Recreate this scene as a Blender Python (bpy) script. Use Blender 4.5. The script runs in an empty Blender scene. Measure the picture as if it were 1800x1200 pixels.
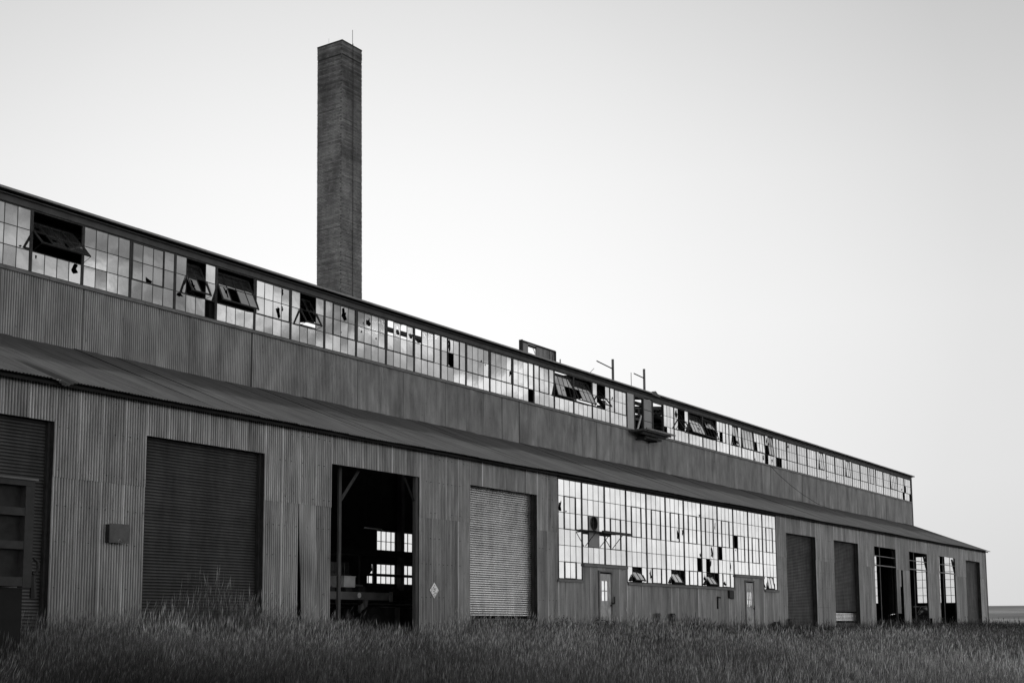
import bpy, math, random
import numpy as np
from mathutils import Vector, Matrix
from mathutils.geometry import tessellate_polygon

sc = bpy.context.scene
C = sc.collection
RAD = math.radians

# ------------------------------------------------------------------ camera
CZ = 0.5
cd = bpy.data.cameras.new('camera')
cam = bpy.data.objects.new('camera', cd); C.objects.link(cam)
cd.sensor_fit = 'HORIZONTAL'; cd.sensor_width = 36.0
cd.lens = 36.0 * 2330 / 1800
cd.shift_x = (900 - 784) / 1800.0
cd.shift_y = (798 - 600) / 1800.0
cd.clip_start = 0.1; cd.clip_end = 6000
r_ = Vector((0.56900462, -0.82233432, 0.0))
b_ = -Vector((0.81586509, 0.56452831, 0.12518761))
u_ = b_.cross(r_)
m3 = Matrix((r_, u_, b_)).transposed()
cam.matrix_world = Matrix.Translation((0, 0, CZ)) @ m3.to_4x4()
sc.camera = cam

# ------------------------------------------------------------------ world
SUN_AZ = RAD(38)          # direction the glow comes from (behind the building)
SUN_EL = RAD(14.5)
sund = Vector((math.cos(SUN_EL) * math.cos(SUN_AZ), math.cos(SUN_EL) * math.sin(SUN_AZ), math.sin(SUN_EL)))
w = bpy.data.worlds.new('World'); sc.world = w; w.use_nodes = True
nt = w.node_tree; nt.nodes.clear()
def N(t, **k):
    n = nt.nodes.new(t)
    for a, v in k.items(): setattr(n, a, v)
    return n
def L(a, b): nt.links.new(a, b)
def MATH(op, a, b=None, c=None, clamp=False):
    n = nt.nodes.new('ShaderNodeMath'); n.operation = op; n.use_clamp = clamp
    for i, v in enumerate((a, b, c)):
        if v is None: continue
        if isinstance(v, (int, float)): n.inputs[i].default_value = v
        else: nt.links.new(v, n.inputs[i])
    return n.outputs[0]
def RAMP(fac, stops, interp='LINEAR'):
    n = nt.nodes.new('ShaderNodeValToRGB'); cr = n.color_ramp; cr.interpolation = interp
    while len(cr.elements) < len(stops): cr.elements.new(0.5)
    for e, (p, v) in zip(cr.elements, stops): e.position = p; e.color = (v, v, v, 1)
    nt.links.new(fac, n.inputs[0]); return n.outputs[0]
tc = N('ShaderNodeTexCoord')
sep = N('ShaderNodeSeparateXYZ'); L(tc.outputs['Generated'], sep.inputs[0])
zz = sep.outputs[2]
# clear evening sky: brightest low down, darker towards the zenith (asin z / 90 deg ~ z)
base = RAMP(zz, [(0.0, .54), (0.10, .60), (.22, .60), (.32, .54), (.46, .40), (1.0, .24)])
dot = N('ShaderNodeVectorMath', operation='DOT_PRODUCT'); L(tc.outputs['Generated'], dot.inputs[0]); dot.inputs[1].default_value = sund
glow = RAMP(dot.outputs['Value'], [(0.0, 0.0), (.60, 0.0), (.80, .05), (.906, .14), (.966, .27), (.985, .33), (1.0, .38)])
# side of the sky behind the photographer: bright low band, streaky cloud, then grey
back = RAMP(zz, [(0.0, .95), (0.12, .95), (.165, .80), (.205, .58), (.24, .40), (.28, .24), (.32, .20), (1.0, .20)])
mp = N('ShaderNodeMapping'); mp.inputs['Scale'].default_value = (6.5, 6.5, 19.0)
L(tc.outputs['Generated'], mp.inputs[0])
nz = N('ShaderNodeTexNoise'); nz.inputs['Scale'].default_value = 1.7; nz.inputs['Detail'].default_value = 6; nz.inputs['Roughness'].default_value = .55
nz.inputs['Distortion'].default_value = .5
L(mp.outputs[0], nz.inputs['Vector'])
cl = RAMP(nz.outputs[0], [(.36, .42), (.45, .75), (.52, 1.1), (.62, 2.0)])
ck = RAMP(zz, [(0.0, .15), (.09, .25), (.19, 1.0)])
backc = MATH('MINIMUM', MATH('MULTIPLY', back, MATH('ADD', 1.0, MATH('MULTIPLY', MATH('SUBTRACT', cl, 1.0), ck))), 1.05)
side = RAMP(MATH('ADD', MATH('MULTIPLY', dot.outputs['Value'], .5), .5), [(.70, 0.0), (.93, 1.0)], 'EASE')
front = MATH('ADD', base, glow)
tot = MATH('ADD', MATH('MULTIPLY', front, side), MATH('MULTIPLY', backc, MATH('SUBTRACT', 1.0, side)))
sky = N('ShaderNodeTexSky'); sky.sky_type = 'NISHITA'; sky.sun_disc = False
sky.sun_elevation = SUN_EL; sky.sun_rotation = math.pi / 2 - SUN_AZ
bw = N('ShaderNodeRGBToBW'); L(sky.outputs[0], bw.inputs[0])
nish = MATH('MINIMUM', MATH('MULTIPLY', bw.outputs[0], .05), .5)
val = MATH('ADD', MATH('MULTIPLY', tot, 9.9), nish)
comb = N('ShaderNodeCombineColor'); [L(val, comb.inputs[i]) for i in range(3)]
bg = N('ShaderNodeBackground'); bg.inputs[1].default_value = 0.1; L(comb.outputs[0], bg.inputs[0])
wo = N('ShaderNodeOutputWorld'); L(bg.outputs[0], wo.inputs[0])

sd = bpy.data.lights.new('sun', 'SUN'); sd.energy = .5; sd.angle = RAD(14); sd.color = (1, .995, .985)
sun = bpy.data.objects.new('sun', sd); C.objects.link(sun)
sun.rotation_euler = (-sund).to_track_quat('-Z', 'Y').to_euler()

sc.view_settings.view_transform = 'Standard'; sc.view_settings.look = 'None'
sc.view_settings.exposure = 0; sc.view_settings.gamma = 1; sc.view_settings.use_curve_mapping = False
sc.cycles.max_bounces = 8; sc.cycles.transparent_max_bounces = 12

# ------------------------------------------------------------------ materials
def new_mat(name):
    global nt
    m = bpy.data.materials.new(name); m.use_nodes = True
    nt = m.node_tree; nt.nodes.clear()
    return m
def finish(m, col, rough=.6, metal=0.0, bump=None, bstr=.3, bdist=.01, spec=.5):
    p = N('ShaderNodeBsdfPrincipled'); o = N('ShaderNodeOutputMaterial'); L(p.outputs[0], o.inputs[0])
    if isinstance(col, float): p.inputs['Base Color'].default_value = (col, col, col, 1)
    else: L(col, p.inputs['Base Color'])
    if isinstance(rough, float): p.inputs['Roughness'].default_value = rough
    else: L(rough, p.inputs['Roughness'])
    p.inputs['Metallic'].default_value = metal
    p.inputs['Specular IOR Level'].default_value = spec
    if bump is not None:
        b = N('ShaderNodeBump'); b.inputs['Strength'].default_value = bstr; b.inputs['Distance'].default_value = bdist
        L(bump, b.inputs['Height']); L(b.outputs[0], p.inputs['Normal'])
    return m
def coords(scale=(1, 1, 1), kind='Object', rnd=True):
    t = N('ShaderNodeTexCoord'); mpn = N('ShaderNodeMapping'); mpn.inputs['Scale'].default_value = scale
    if rnd:
        oi = N('ShaderNodeObjectInfo'); va = N('ShaderNodeVectorMath', operation='ADD')
        vm = N('ShaderNodeVectorMath', operation='SCALE'); cx = N('ShaderNodeCombineXYZ')
        for i in range(3): L(oi.outputs['Random'], cx.inputs[i])
        L(cx.outputs[0], vm.inputs[0]); vm.inputs['Scale'].default_value = 57.0
        L(t.outputs[kind], va.inputs[0]); L(vm.outputs[0], va.inputs[1]); L(va.outputs[0], mpn.inputs[0])
    else: L(t.outputs[kind], mpn.inputs[0])
    return mpn.outputs[0]
def noise(vec, scale, detail=4, rough=.6):
    n = N('ShaderNodeTexNoise'); n.inputs['Scale'].default_value = scale; n.inputs['Detail'].default_value = detail
    n.inputs['Roughness'].default_value = rough; L(vec, n.inputs['Vector']); return n.outputs[0]

def sheet_mat(name, base, lo=.85, hi=1.15, metal=.45, rough=.5, tone=.1, streak=(5, 5, .5), spots=True, rib=None, lap=0.0, seam=.6, slat=0.0, sax=2, sper=.066):
    """rib=(axis, amplitude, ridge factor, trough factor): paints shade into the troughs of the corrugation, light onto the ridges"""
    m = new_mat(name)
    s1 = RAMP(noise(coords(streak), 1.3, 5, .65), [(.3, lo), (.7, hi)])
    s2 = RAMP(noise(coords((1.6, 1, .45)), 1.1, 5, .6), [(.3, .66), (.5, 1.0), (.7, 1.34)])
    oi = N('ShaderNodeObjectInfo')
    tn = MATH('ADD', MATH('MULTIPLY', oi.outputs['Random'], tone * 2), 1 - tone)
    c = MATH('MULTIPLY', MATH('MULTIPLY', MATH('MULTIPLY', s1, s2), tn), base)
    if spots:
        sp = RAMP(noise(coords((6, 6, 3)), 2.5, 6, .7), [(.60, 1.0), (.72, .5)])
        c = MATH('MULTIPLY', c, sp)
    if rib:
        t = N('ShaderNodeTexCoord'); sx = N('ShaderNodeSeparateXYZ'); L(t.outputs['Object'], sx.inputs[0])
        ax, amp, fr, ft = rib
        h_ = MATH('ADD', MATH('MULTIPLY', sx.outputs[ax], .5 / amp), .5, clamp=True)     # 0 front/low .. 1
        rib_var = noise(coords((2, 2, .6)), 1.5, 4)
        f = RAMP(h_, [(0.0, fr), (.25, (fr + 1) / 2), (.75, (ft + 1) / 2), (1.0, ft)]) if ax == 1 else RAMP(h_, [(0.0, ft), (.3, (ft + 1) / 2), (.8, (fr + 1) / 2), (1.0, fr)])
        f = MATH('ADD', 1.0, MATH('MULTIPLY', MATH('SUBTRACT', f, 1.0), MATH('ADD', .45, rib_var)))  # rib shading painted into the colour, its strength varied by noise
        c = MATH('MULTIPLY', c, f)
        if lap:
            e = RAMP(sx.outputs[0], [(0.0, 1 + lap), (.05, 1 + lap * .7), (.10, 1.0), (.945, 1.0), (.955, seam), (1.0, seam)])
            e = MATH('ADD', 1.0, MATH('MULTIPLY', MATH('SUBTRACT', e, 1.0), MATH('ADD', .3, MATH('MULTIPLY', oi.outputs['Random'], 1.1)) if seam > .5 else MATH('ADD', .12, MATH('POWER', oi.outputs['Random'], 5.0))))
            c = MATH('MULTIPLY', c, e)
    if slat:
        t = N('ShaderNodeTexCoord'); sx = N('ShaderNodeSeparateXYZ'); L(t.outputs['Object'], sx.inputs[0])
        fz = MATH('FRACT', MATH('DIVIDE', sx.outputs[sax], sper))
        c = MATH('MULTIPLY', c, RAMP(fz, [(0.0, 1 - slat), (.2, 1.0), (.45, 1 + slat * .6), (.72, 1.0), (.92, 1 - slat), (1.0, 1 - slat)]))  # groove shade and crest light painted across the slats and torn-sheet ribs
    cc = N('ShaderNodeCombineColor'); [L(c, cc.inputs[i]) for i in range(3)]
    rr = RAMP(noise(coords((3, 3, .8)), 1.7, 4), [(.3, rough - .12), (.7, rough + .15)])
    return finish(m, cc.outputs[0], rr, metal)
def grime_mat(name, base, lo=.7, hi=1.3, scale=3.0, rough=.75, metal=0.0, bstr=.2, sc3=(1, 1, 1), tone=.0):
    m = new_mat(name)
    c = MATH('MULTIPLY', RAMP(noise(coords(sc3), scale, 6, .65), [(.3, lo), (.7, hi)]), base)
    if tone:
        oi = N('ShaderNodeObjectInfo'); c = MATH('MULTIPLY', c, MATH('ADD', MATH('MULTIPLY', oi.outputs['Random'], tone * 2), 1 - tone))
    cc = N('ShaderNodeCombineColor'); [L(c, cc.inputs[i]) for i in range(3)]
    bmp = noise(coords(sc3), scale * 6, 4)
    return finish(m, cc.outputs[0], rough, metal, bmp, bstr, .004)

M = {}
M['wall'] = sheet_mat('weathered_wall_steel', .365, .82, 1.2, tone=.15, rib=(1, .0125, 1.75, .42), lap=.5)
M['torn'] = sheet_mat('torn_wall_steel', .42, .82, 1.2, tone=.05, slat=.5, sax=0, sper=1 / 9)
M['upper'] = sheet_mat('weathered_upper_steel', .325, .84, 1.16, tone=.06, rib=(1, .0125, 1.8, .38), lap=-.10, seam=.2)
def roof_mat():
    m = new_mat('rusty_roof_steel')
    s1 = RAMP(noise(coords((7, .45, .5)), 1.3, 5, .65), [(.3, .65), (.7, 1.4)])
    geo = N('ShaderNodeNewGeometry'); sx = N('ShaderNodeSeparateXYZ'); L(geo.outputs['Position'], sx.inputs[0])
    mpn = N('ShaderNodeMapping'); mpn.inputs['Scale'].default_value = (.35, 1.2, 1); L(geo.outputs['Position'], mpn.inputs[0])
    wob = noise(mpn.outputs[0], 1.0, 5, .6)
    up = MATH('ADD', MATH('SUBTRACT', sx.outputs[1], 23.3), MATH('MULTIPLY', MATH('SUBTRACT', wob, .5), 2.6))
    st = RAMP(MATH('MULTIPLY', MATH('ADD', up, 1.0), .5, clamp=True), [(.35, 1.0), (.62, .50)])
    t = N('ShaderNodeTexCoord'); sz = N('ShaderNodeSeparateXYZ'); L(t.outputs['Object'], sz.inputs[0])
    st = MATH('MULTIPLY', st, RAMP(MATH('ADD', MATH('MULTIPLY', sz.outputs[2], 30.0), .5, clamp=True), [(.1, .45), (.9, 1.5)]))  # corrugation shading put into the colour: troughs dark, crests light
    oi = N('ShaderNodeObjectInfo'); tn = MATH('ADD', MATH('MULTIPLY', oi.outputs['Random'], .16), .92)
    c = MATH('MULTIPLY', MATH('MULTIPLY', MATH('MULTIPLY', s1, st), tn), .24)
    cc = N('ShaderNodeCombineColor'); [L(c, cc.inputs[i]) for i in range(3)]
    return finish(m, cc.outputs[0], .6, .25)
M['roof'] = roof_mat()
M['shutter'] = sheet_mat('dark_shutter_steel', .10, .75, 1.25, metal=.3, rough=.5, streak=(.4, 3, 3), tone=.06, spots=False, slat=.5)
M['shutter_bright'] = sheet_mat('bare_shutter_metal', .88, .7, 1.2, metal=.85, rough=.28, streak=(.35, 4, 5), tone=.05, spots=False, slat=.6)
M['frame'] = grime_mat('window_frame_paint', .055, .7, 1.5, 6.0, .6)
M['mullion'] = grime_mat('mullion_paint', .085, .6, 1.5, 5.0, .65)
M['trim'] = grime_mat('galvanised_trim', .26, .7, 1.25, 2.5, .55, .4)
M['fascia'] = grime_mat('fascia_board', .15, .7, 1.3, 2.0, .75)
M['timber'] = grime_mat('old_timber', .13, .6, 1.4, 3.0, .85, sc3=(4, 4, .6))
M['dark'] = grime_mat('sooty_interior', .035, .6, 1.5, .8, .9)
M['darksteel'] = grime_mat('dark_rusty_steel', .045, .6, 1.6, 3.0, .7, .2)
M['trailer'] = grime_mat('dull_trailer_paint', .035, .6, 1.5, 5.0, .7)
M['trailer_rib'] = grime_mat('trailer_rib_paint', .06, .7, 1.3, 6.0, .65)
M['boxlid'] = grime_mat('box_lid_paint', .15, .75, 1.3, 5.0, .5, .2)
M['concrete'] = grime_mat('concrete_floor', .16, .7, 1.3, .6, .85)
M['panel'] = grime_mat('pale_panel', .62, .8, 1.15, 1.5, .45, .3)
M['panel2'] = grime_mat('grey_panel', .42, .8, 1.15, 2.0, .5, .3)
M['white'] = grime_mat('white_paint', .92, .93, 1.03, 8.0, .5)
M['sign'] = grime_mat('reflective_sheeting', .97, .93, 1.03, 8.0, .32, .7)
M['black'] = grime_mat('black_marking', .03, .9, 1.1, 5.0, .6)
M['door'] = grime_mat('weathered_door_paint', .78, .6, 1.3, 4.0, .7, sc3=(2, 2, 1))
M['crate'] = grime_mat('pale_crate', .95, .8, 1.1, 4.0, .8)
M['carpaint'] = grime_mat('dark_car_paint', .03, .8, 1.2, 2.0, .25)
M['rubber'] = grime_mat('tyre_rubber', .02, .8, 1.2, 6.0, .85)
M['brick'] = grime_mat('dark_brick', .155, .7, 1.35, .55, .85, tone=0)
M['mortar'] = grime_mat('mortar', .075, .7, 1.3, 3.0, .95)
M['weed'] = grime_mat('weed_leaf', .035, .6, 1.5, 3.0, .8)

def brick_mat():
    m = new_mat('brick_by_brick')
    at = N('ShaderNodeAttribute'); at.attribute_name = 'tone'
    c = MATH('MULTIPLY', at.outputs['Fac'], MATH('MULTIPLY', RAMP(noise(coords((1, 1, .35), rnd=False), .9, 5, .6), [(.3, .5), (.7, 1.5)]), .35))
    cc = N('ShaderNodeCombineColor'); [L(c, cc.inputs[i]) for i in range(3)]
    return finish(m, cc.outputs[0], .85)
M['brick'] = brick_mat()

def glass_mat(name, refl, trans, dirt, dirtcol=.35):
    m = new_mat(name)
    g = N('ShaderNodeBsdfGlossy'); g.inputs['Color'].default_value = (.93, .93, .93, 1); g.inputs['Roughness'].default_value = .035
    oi = N('ShaderNodeObjectInfo'); gv = MATH('ADD', .74, MATH('MULTIPLY', MATH('POWER', oi.outputs['Random'], .5), .22)); gc = N('ShaderNodeCombineColor'); [L(gv, gc.inputs[i]) for i in range(3)]; L(gc.outputs[0], g.inputs['Color'])
    b = N('ShaderNodeBump'); b.inputs['Strength'].default_value = .09; b.inputs['Distance'].default_value = .01
    L(noise(coords((1, 1, 1)), 2.2, 2, .5), b.inputs['Height']); L(b.outputs[0], g.inputs['Normal'])
    t = N('ShaderNodeBsdfTransparent'); d = N('ShaderNodeBsdfDiffuse'); d.inputs['Color'].default_value = (dirtcol,) * 3 + (1,)
    m1 = N('ShaderNodeMixShader'); m1.inputs[0].default_value = refl / max(1e-6, refl + trans); L(t.outputs[0], m1.inputs[1]); L(g.outputs[0], m1.inputs[2])
    dn = RAMP(noise(coords((1.5, 1.5, .8)), 2.4, 6, .65), [(.35, dirt * .4), (.72, min(1, dirt * 2.6))])
    m2 = N('ShaderNodeMixShader'); L(dn, m2.inputs[0]); L(m1.outputs[0], m2.inputs[1]); L(d.outputs[0], m2.inputs[2])
    o = N('ShaderNodeOutputMaterial'); L(m2.outputs[0], o.inputs[0]); return m
M['glass'] = glass_mat('dusty_window_glass', .92, .08, .07)
M['glass_low'] = glass_mat('dusty_low_window_glass', .96, .04, .06)
M['glass_back'] = glass_mat('thin_clear_glass', .05, .95, .02)

# ------------------------------------------------------------------ mesh helpers
class MB:
    def __init__(s): s.v = []; s.f = []
    def quad(s, a, b, c, d):
        n = len(s.v); s.v += [a, b, c, d]; s.f.append((n, n + 1, n + 2, n + 3)); return s
    def box(s, x0, x1, y0, y1, z0, z1):
        n = len(s.v)
        s.v += [(x, y, z) for z in (z0, z1) for y in (y0, y1) for x in (x0, x1)]
        s.f += [(n, n+2, n+3, n+1), (n+4, n+5, n+7, n+6), (n, n+1, n+5, n+4), (n+2, n+6, n+7, n+3), (n, n+4, n+6, n+2), (n+1, n+3, n+7, n+5)]
        return s
    def bar(s, p, q, r, n=4, r2=None):
        p = Vector(p); q = Vector(q); d = (q - p).normalized(); r2 = r if r2 is None else r2
        a = d.orthogonal().normalized(); b = d.cross(a); k = len(s.v)
        for c, rr in ((p, r), (q, r2)):
            for i in range(n):
                t = 2 * math.pi * (i + .5) / n; s.v.append(tuple(c + a * math.cos(t) * rr + b * math.sin(t) * rr))
        for i in range(n): s.f.append((k + i, k + (i + 1) % n, k + n + (i + 1) % n, k + n + i))
        s.f.append(tuple(k + i for i in range(n))[::-1]); s.f.append(tuple(k + n + i for i in range(n)))
        return s
    def prism(s, poly, y0, y1):
        """poly of (x,z), extruded along y"""
        n = len(poly); k = len(s.v)
        s.v += [(x, y0, z) for x, z in poly] + [(x, y1, z) for x, z in poly]
        s.f.append(tuple(range(k, k + n))); s.f.append(tuple(range(k + 2 * n - 1, k + n - 1, -1)))
        for i in range(n): s.f.append((k + i, k + n + i, k + n + (i + 1) % n, k + (i + 1) % n))
        return s
    def mesh(s, name, mat, smooth=False):
        me = bpy.data.meshes.new(name); me.from_pydata([tuple(p) for p in s.v], [], s.f)
        if isinstance(mat, (list, tuple)): [me.materials.append(x) for x in mat]
        else: me.materials.append(mat)
        if smooth: me.polygons.foreach_set('use_smooth', [True] * len(me.polygons))
        me.update(); return me

WL = {}
def link(name, me, parent=None, loc=(0, 0, 0), rot=(0, 0, 0), scale=(1, 1, 1), **props):
    o = bpy.data.objects.new(name, me); C.objects.link(o)
    loc = Vector(loc)
    WL[o] = loc.copy()
    if parent is not None:
        o.parent = parent; o.location = loc - WL[parent]
    else: o.location = loc
    o.rotation_euler = rot; o.scale = scale
    for k, v in props.items(): o[k] = v
    return o
def thing(name, label, cat, loc=(0, 0, 0), rot=(0, 0, 0), group=None):
    o = link(name, None, None, loc, rot); o.empty_display_size = .3
    o['label'] = label; o['category'] = cat
    if group: o['group'] = group
    return o
def part(name, mb, mat, parent, loc=None, smooth=False, **props):
    """mb in world coordinates unless loc given (then local to loc)"""
    if loc is None:
        base = WL[parent]; mb.v = [(p[0] - base[0], p[1] - base[1], p[2] - base[2]) for p in mb.v]; loc = base
    return link(name, mb.mesh(name, mat, smooth), parent, loc, **props)
R = random.Random(7)

# ------------------------------------------------------------------ ground
def gz(x, y):
    near = -1.1 + 1.1 * min(max((y + 4) / 25.0, -.3), .975) - .03
    r = math.hypot(x, y)
    t = min(max((r - 105) / 700.0, 0), 1)
    far = -.05 + 9.0 * t * t * (3 - 2 * t) * (.8 + .2 * math.sin(x * .0031 + y * .0023)) + .5 * math.sin(r * .02) * t
    k = min(max((r - 90) / 60.0, 0), 1)
    und = .05 * math.sin(x * .35 + 1.3) * math.sin(y * .41) + .04 * math.sin(x * .13 + y * .21)
    if y > 18: und *= max(0, (21 - y) / 3)
    return (near + und) * (1 - k) + far * k
def axis(lo, hi, fine0, fine1, step, grow=1.18):
    a = list(np.arange(fine0, fine1 + 1e-6, step)); s = step; v = fine1
    while v < hi: s *= grow; v += s; a.append(v)
    s = step; v = fine0; b = []
    while v > lo: s *= grow; v -= s; b.append(v)
    return b[::-1] + a
xs = axis(-2500, 2500, -6, 110, 2.0); ys = axis(-2500, 2500, -6, 42, 1.5)
g = MB(); g.v = [(x, y, gz(x, y)) for y in ys for x in xs]; nx = len(xs)
g.f = [(j * nx + i, j * nx + i + 1, (j + 1) * nx + i + 1, (j + 1) * nx + i) for j in range(len(ys) - 1) for i in range(nx - 1)]
def ground_mat():
    m = new_mat('dry_meadow')
    g_ = N('ShaderNodeNewGeometry'); sx = N('ShaderNodeSeparateXYZ'); L(g_.outputs['Position'], sx.inputs[0])
    a = RAMP(MATH('MULTIPLY', sx.outputs[0], .005, clamp=True), [(.45, .07), (.62, .34)])
    b = RAMP(noise(coords((.004, .03, 1), rnd=False), 1.0, 5, .6), [(.38, .72), (.5, 1.0), (.62, 1.55)])
    f = RAMP(noise(coords((1, 1, 1), rnd=False), 3.0, 6, .7), [(.3, .6), (.7, 1.3)])
    c = MATH('MULTIPLY', MATH('MULTIPLY', a, b), f)
    cc = N('ShaderNodeCombineColor'); [L(c, cc.inputs[i]) for i in range(3)]
    return finish(m, cc.outputs[0], .95, 0, noise(coords((1, 1, 1), rnd=False), 2.0, 6), .8, .1)
link('ground', g.mesh('ground', ground_mat(), True), kind='structure')

# ------------------------------------------------------------------ building
YL, YU, YB = 21.0, 25.65, 38.0
XS, XE = 8.0, 94.03
EAVE_Y, EAVE_Z, JZ = 20.68, 5.148, 7.1
SLOPE = (JZ - EAVE_Z) / (YU - EAVE_Y)
bld = thing('factory_building', 'long derelict corrugated steel factory with raised window band and lean-to of roll-up doors', 'factory', (XS, YL, 0))

def corr_mesh(name, h, mat, ncor=9, amp=.0125, seg=6, rows=1, deform=None):
    """unit-width corrugated sheet, x 0..1, z 0..h"""
    b = MB(); n = ncor * seg
    for j in range(rows + 1):
        for i in range(n + 1):
            x = i / n; y = amp * math.cos(2 * math.pi * x * ncor); z = h * j / rows
            if deform: x, y, z = deform(x, y, z)
            b.v.append((x, y, z))
    for j in range(rows):
        for i in range(n):
            a = j * (n + 1) + i; b.f.append((a, a + 1, a + n + 2, a + n + 1))
    return b.mesh(name, mat, True)
_cm = {}
def cm(h, mat, ncor=9, seg=6):
    k = (round(h, 3), mat, ncor)
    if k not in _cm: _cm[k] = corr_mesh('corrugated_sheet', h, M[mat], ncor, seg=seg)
    return _cm[k]
def sheets(x0, x1, z0, z1, y=YL, mat='wall', wid=.61, skip=(), ncor=9):
    n = max(1, round((x1 - x0) / wid)); wd = (x1 - x0) / n
    nc = max(2, round(wd / .0677))
    out = []
    for i in range(n):
        if i in skip: continue
        out.append(link('wall_sheet' if mat == 'wall' else 'upper_wall_sheet', cm(z1 - z0, mat, nc), bld, (x0 + i * wd - .008, y + R.uniform(-.004, .004) + (.005 if i % 2 else 0), z0),
             (R.uniform(-.0012, .0012), 0, 0), (wd + .016, 1, 1)))
    return out
LAP = 3.35; WT = 5.25; DT = 4.4; SILL = 1.84; MSILL = 2.38; HEAD = 5.05
doors = [(13.1, 16.83, 'c'), (19.23, 22.9, 'c'), (25.35, 29.08, 'o'), (31.57, 35.3, 'b'),
         (56.76, 60.6, 'c'), (63.15, 66.88, 'm'), (69.52, 73.37, 'o'), (75.93, 79.6, 'o'), (82.22, 86.0, 'o'), (88.64, 92.42, 'c')]
edges = [XS] + [e for d in doors[:4] for e in d[:2]] + [36.58]
def solid(x0, x1, bskip=()):
    sheets(x0, x1, LAP - .04, WT, YL - .012)
    sheets(x0, x1, -.15, LAP, YL, skip=bskip)
solid(XS, 13.1); solid(16.83, 19.23)
solid(22.9, 25.35, bskip=(2,))
solid(29.08, 31.57); solid(35.3, 36.58)
for d in doors: sheets(d[0], d[1], DT, WT, YL - .006)
solid(55.55, 56.76); solid(60.6, 63.15); solid(66.88, 69.52)
solid(73.37, 75.93, bskip=(0, 1)); solid(79.6, 82.22, bskip=(0,)); solid(86.0, 88.64); solid(92.42, XE)
# dangling / shortened sheets by the open bays
link('wall_sheet', cm(LAP - .95, 'wall'), bld, (73.37, YL, .95), (0, .004, 0), (.64, 1, 1))
link('wall_sheet', cm(.95, 'wall'), bld, (74.0, YL, LAP - .95), (0, 0, 0), (.2, 1, 1))
link('wall_sheet', cm(LAP - .7, 'wall'), bld, (79.6, YL, .7), (0, -.003, 0), (.65, 1, 1))
# torn sheet leaning open next to the open door bay
def torn(x, y, z):
    k = 1 - z / 3.5
    x2 = x + .20 * k ** 1.2 * (1 - .25 * x)
    y2 = y - .10 * k * math.sin(math.pi * min(1, x * .9)) - .05 * k
    return x2, y2, z
tm = corr_mesh('torn_sheet', 3.5, M['torn'], 9, rows=12, deform=torn)
link('wall_sheet', tm, bld, (24.13, YL - .01, -.15), (0, 0, 0), (.62, 1, 1), label='torn wall sheet bent away from the wall leaving a dark gap')
# walls under and over the long window
def below(x0, x1, z1, skip=()): sheets(x0, x1, -.15, z1 - .02, YL, skip=skip)
below(36.58, 38.16, SILL); below(41.32, 50.80, SILL); below(53.97, 55.55, SILL)
below(38.16, 39.22, MSILL); below(40.20, 41.32, MSILL); sheets(39.22, 40.20, 2.20, MSILL - .02)
below(50.80, 51.86, MSILL); below(52.86, 53.97, MSILL); sheets(51.86, 52.86, 2.20, MSILL - .02)
part('window_header', MB().box(36.58, 55.55, YL - .03, YL + .05, HEAD + .005, WT), M['fascia'], bld)
for (a, b_x, z) in ((36.5, 38.14, SILL), (38.18, 41.30, MSILL), (41.34, 50.78, SILL), (50.82, 53.95, MSILL), (53.99, 55.62, SILL)):
    x = a
    while x < b_x - .01:
        e = min(b_x, x + R.uniform(2.4, 3.2))
        if b_x - e < .8: e = b_x
        part('window_sill', MB().box(x, e - .01, YL - .07 + R.uniform(-.008, .008), YL + .06, z - .085, z - .005), M['trim'], bld); x = e
# corner trim
part('corner_trim', MB().box(XE - .03, XE + .06, YL - .05, YL + .06, -.1, WT), M['trim'], bld)
# eave beam under lean-to roof (keeps inside dark)
part('eave_beam', MB().box(XS, XE, YL + .06, YL + .22, 4.72, 5.12), M['timber'], bld)

# fastener heads along the laps and girts
fs = MB()
for (xa, xb) in ((XS, 13.1), (16.83, 19.23), (22.9, 25.35), (29.08, 31.57), (35.3, 36.58), (55.55, 56.76), (60.6, 63.15)):
    q = xa + .1
    while q < xb - .05:
        for zf in (.45, 1.15, 2.05, 2.75, 3.45, 4.3, 4.95):
            if R.random() < .5: fs.box(q - .007, q + .007, YL - .034, YL - .012, zf, zf + .014)
        q += .203
part('fasteners', fs, M['black'], bld, kind='stuff')
# lean-to roof sheets
L1 = 2.85; ang = math.atan(SLOPE); tot_len = (YU - EAVE_Y) / math.cos(ang)
def roof_mesh(name, length, mat, amp=.011, droop=0.0, wav=0.0):
    b = MB(); nc = 9; n = nc * 6; rows = 3
    for j in range(rows + 1):
        for i in range(n + 1):
            x = i / n; t = length * j / rows; z = amp * math.cos(2 * math.pi * x * nc)
            if droop and j == 0: z -= droop * math.exp(-((x - .5) / .25) ** 2)
            z += wav * math.sin(math.pi * t / length)
            b.v.append((x, t, z))
    for j in range(rows):
        for i in range(n):
            a = j * (n + 1) + i; b.f.append((a, a + 1, a + n + 2, a + n + 1))
    return b.mesh(name, mat, True)
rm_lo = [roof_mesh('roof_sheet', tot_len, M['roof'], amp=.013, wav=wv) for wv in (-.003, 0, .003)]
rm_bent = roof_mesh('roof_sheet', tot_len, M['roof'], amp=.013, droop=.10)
nx_ = round((94.22 - XS) / .652); rw = (94.22 - XS) / nx_
for i in range(nx_):
    x = XS + i * rw
    sag = .010 * math.sin(x * .9) + .008 * math.sin(x * .37 + 1)
    me = rm_bent if i == 13 else R.choice(rm_lo)
    ee = R.uniform(-.02, .02)
    link('roof_sheet', me, bld, (x - .03, EAVE_Y + ee, EAVE_Z + ee * SLOPE + sag + .014), (ang + R.uniform(-.002, .002), -.004, 0), (rw + .06, 1, 1))
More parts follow.
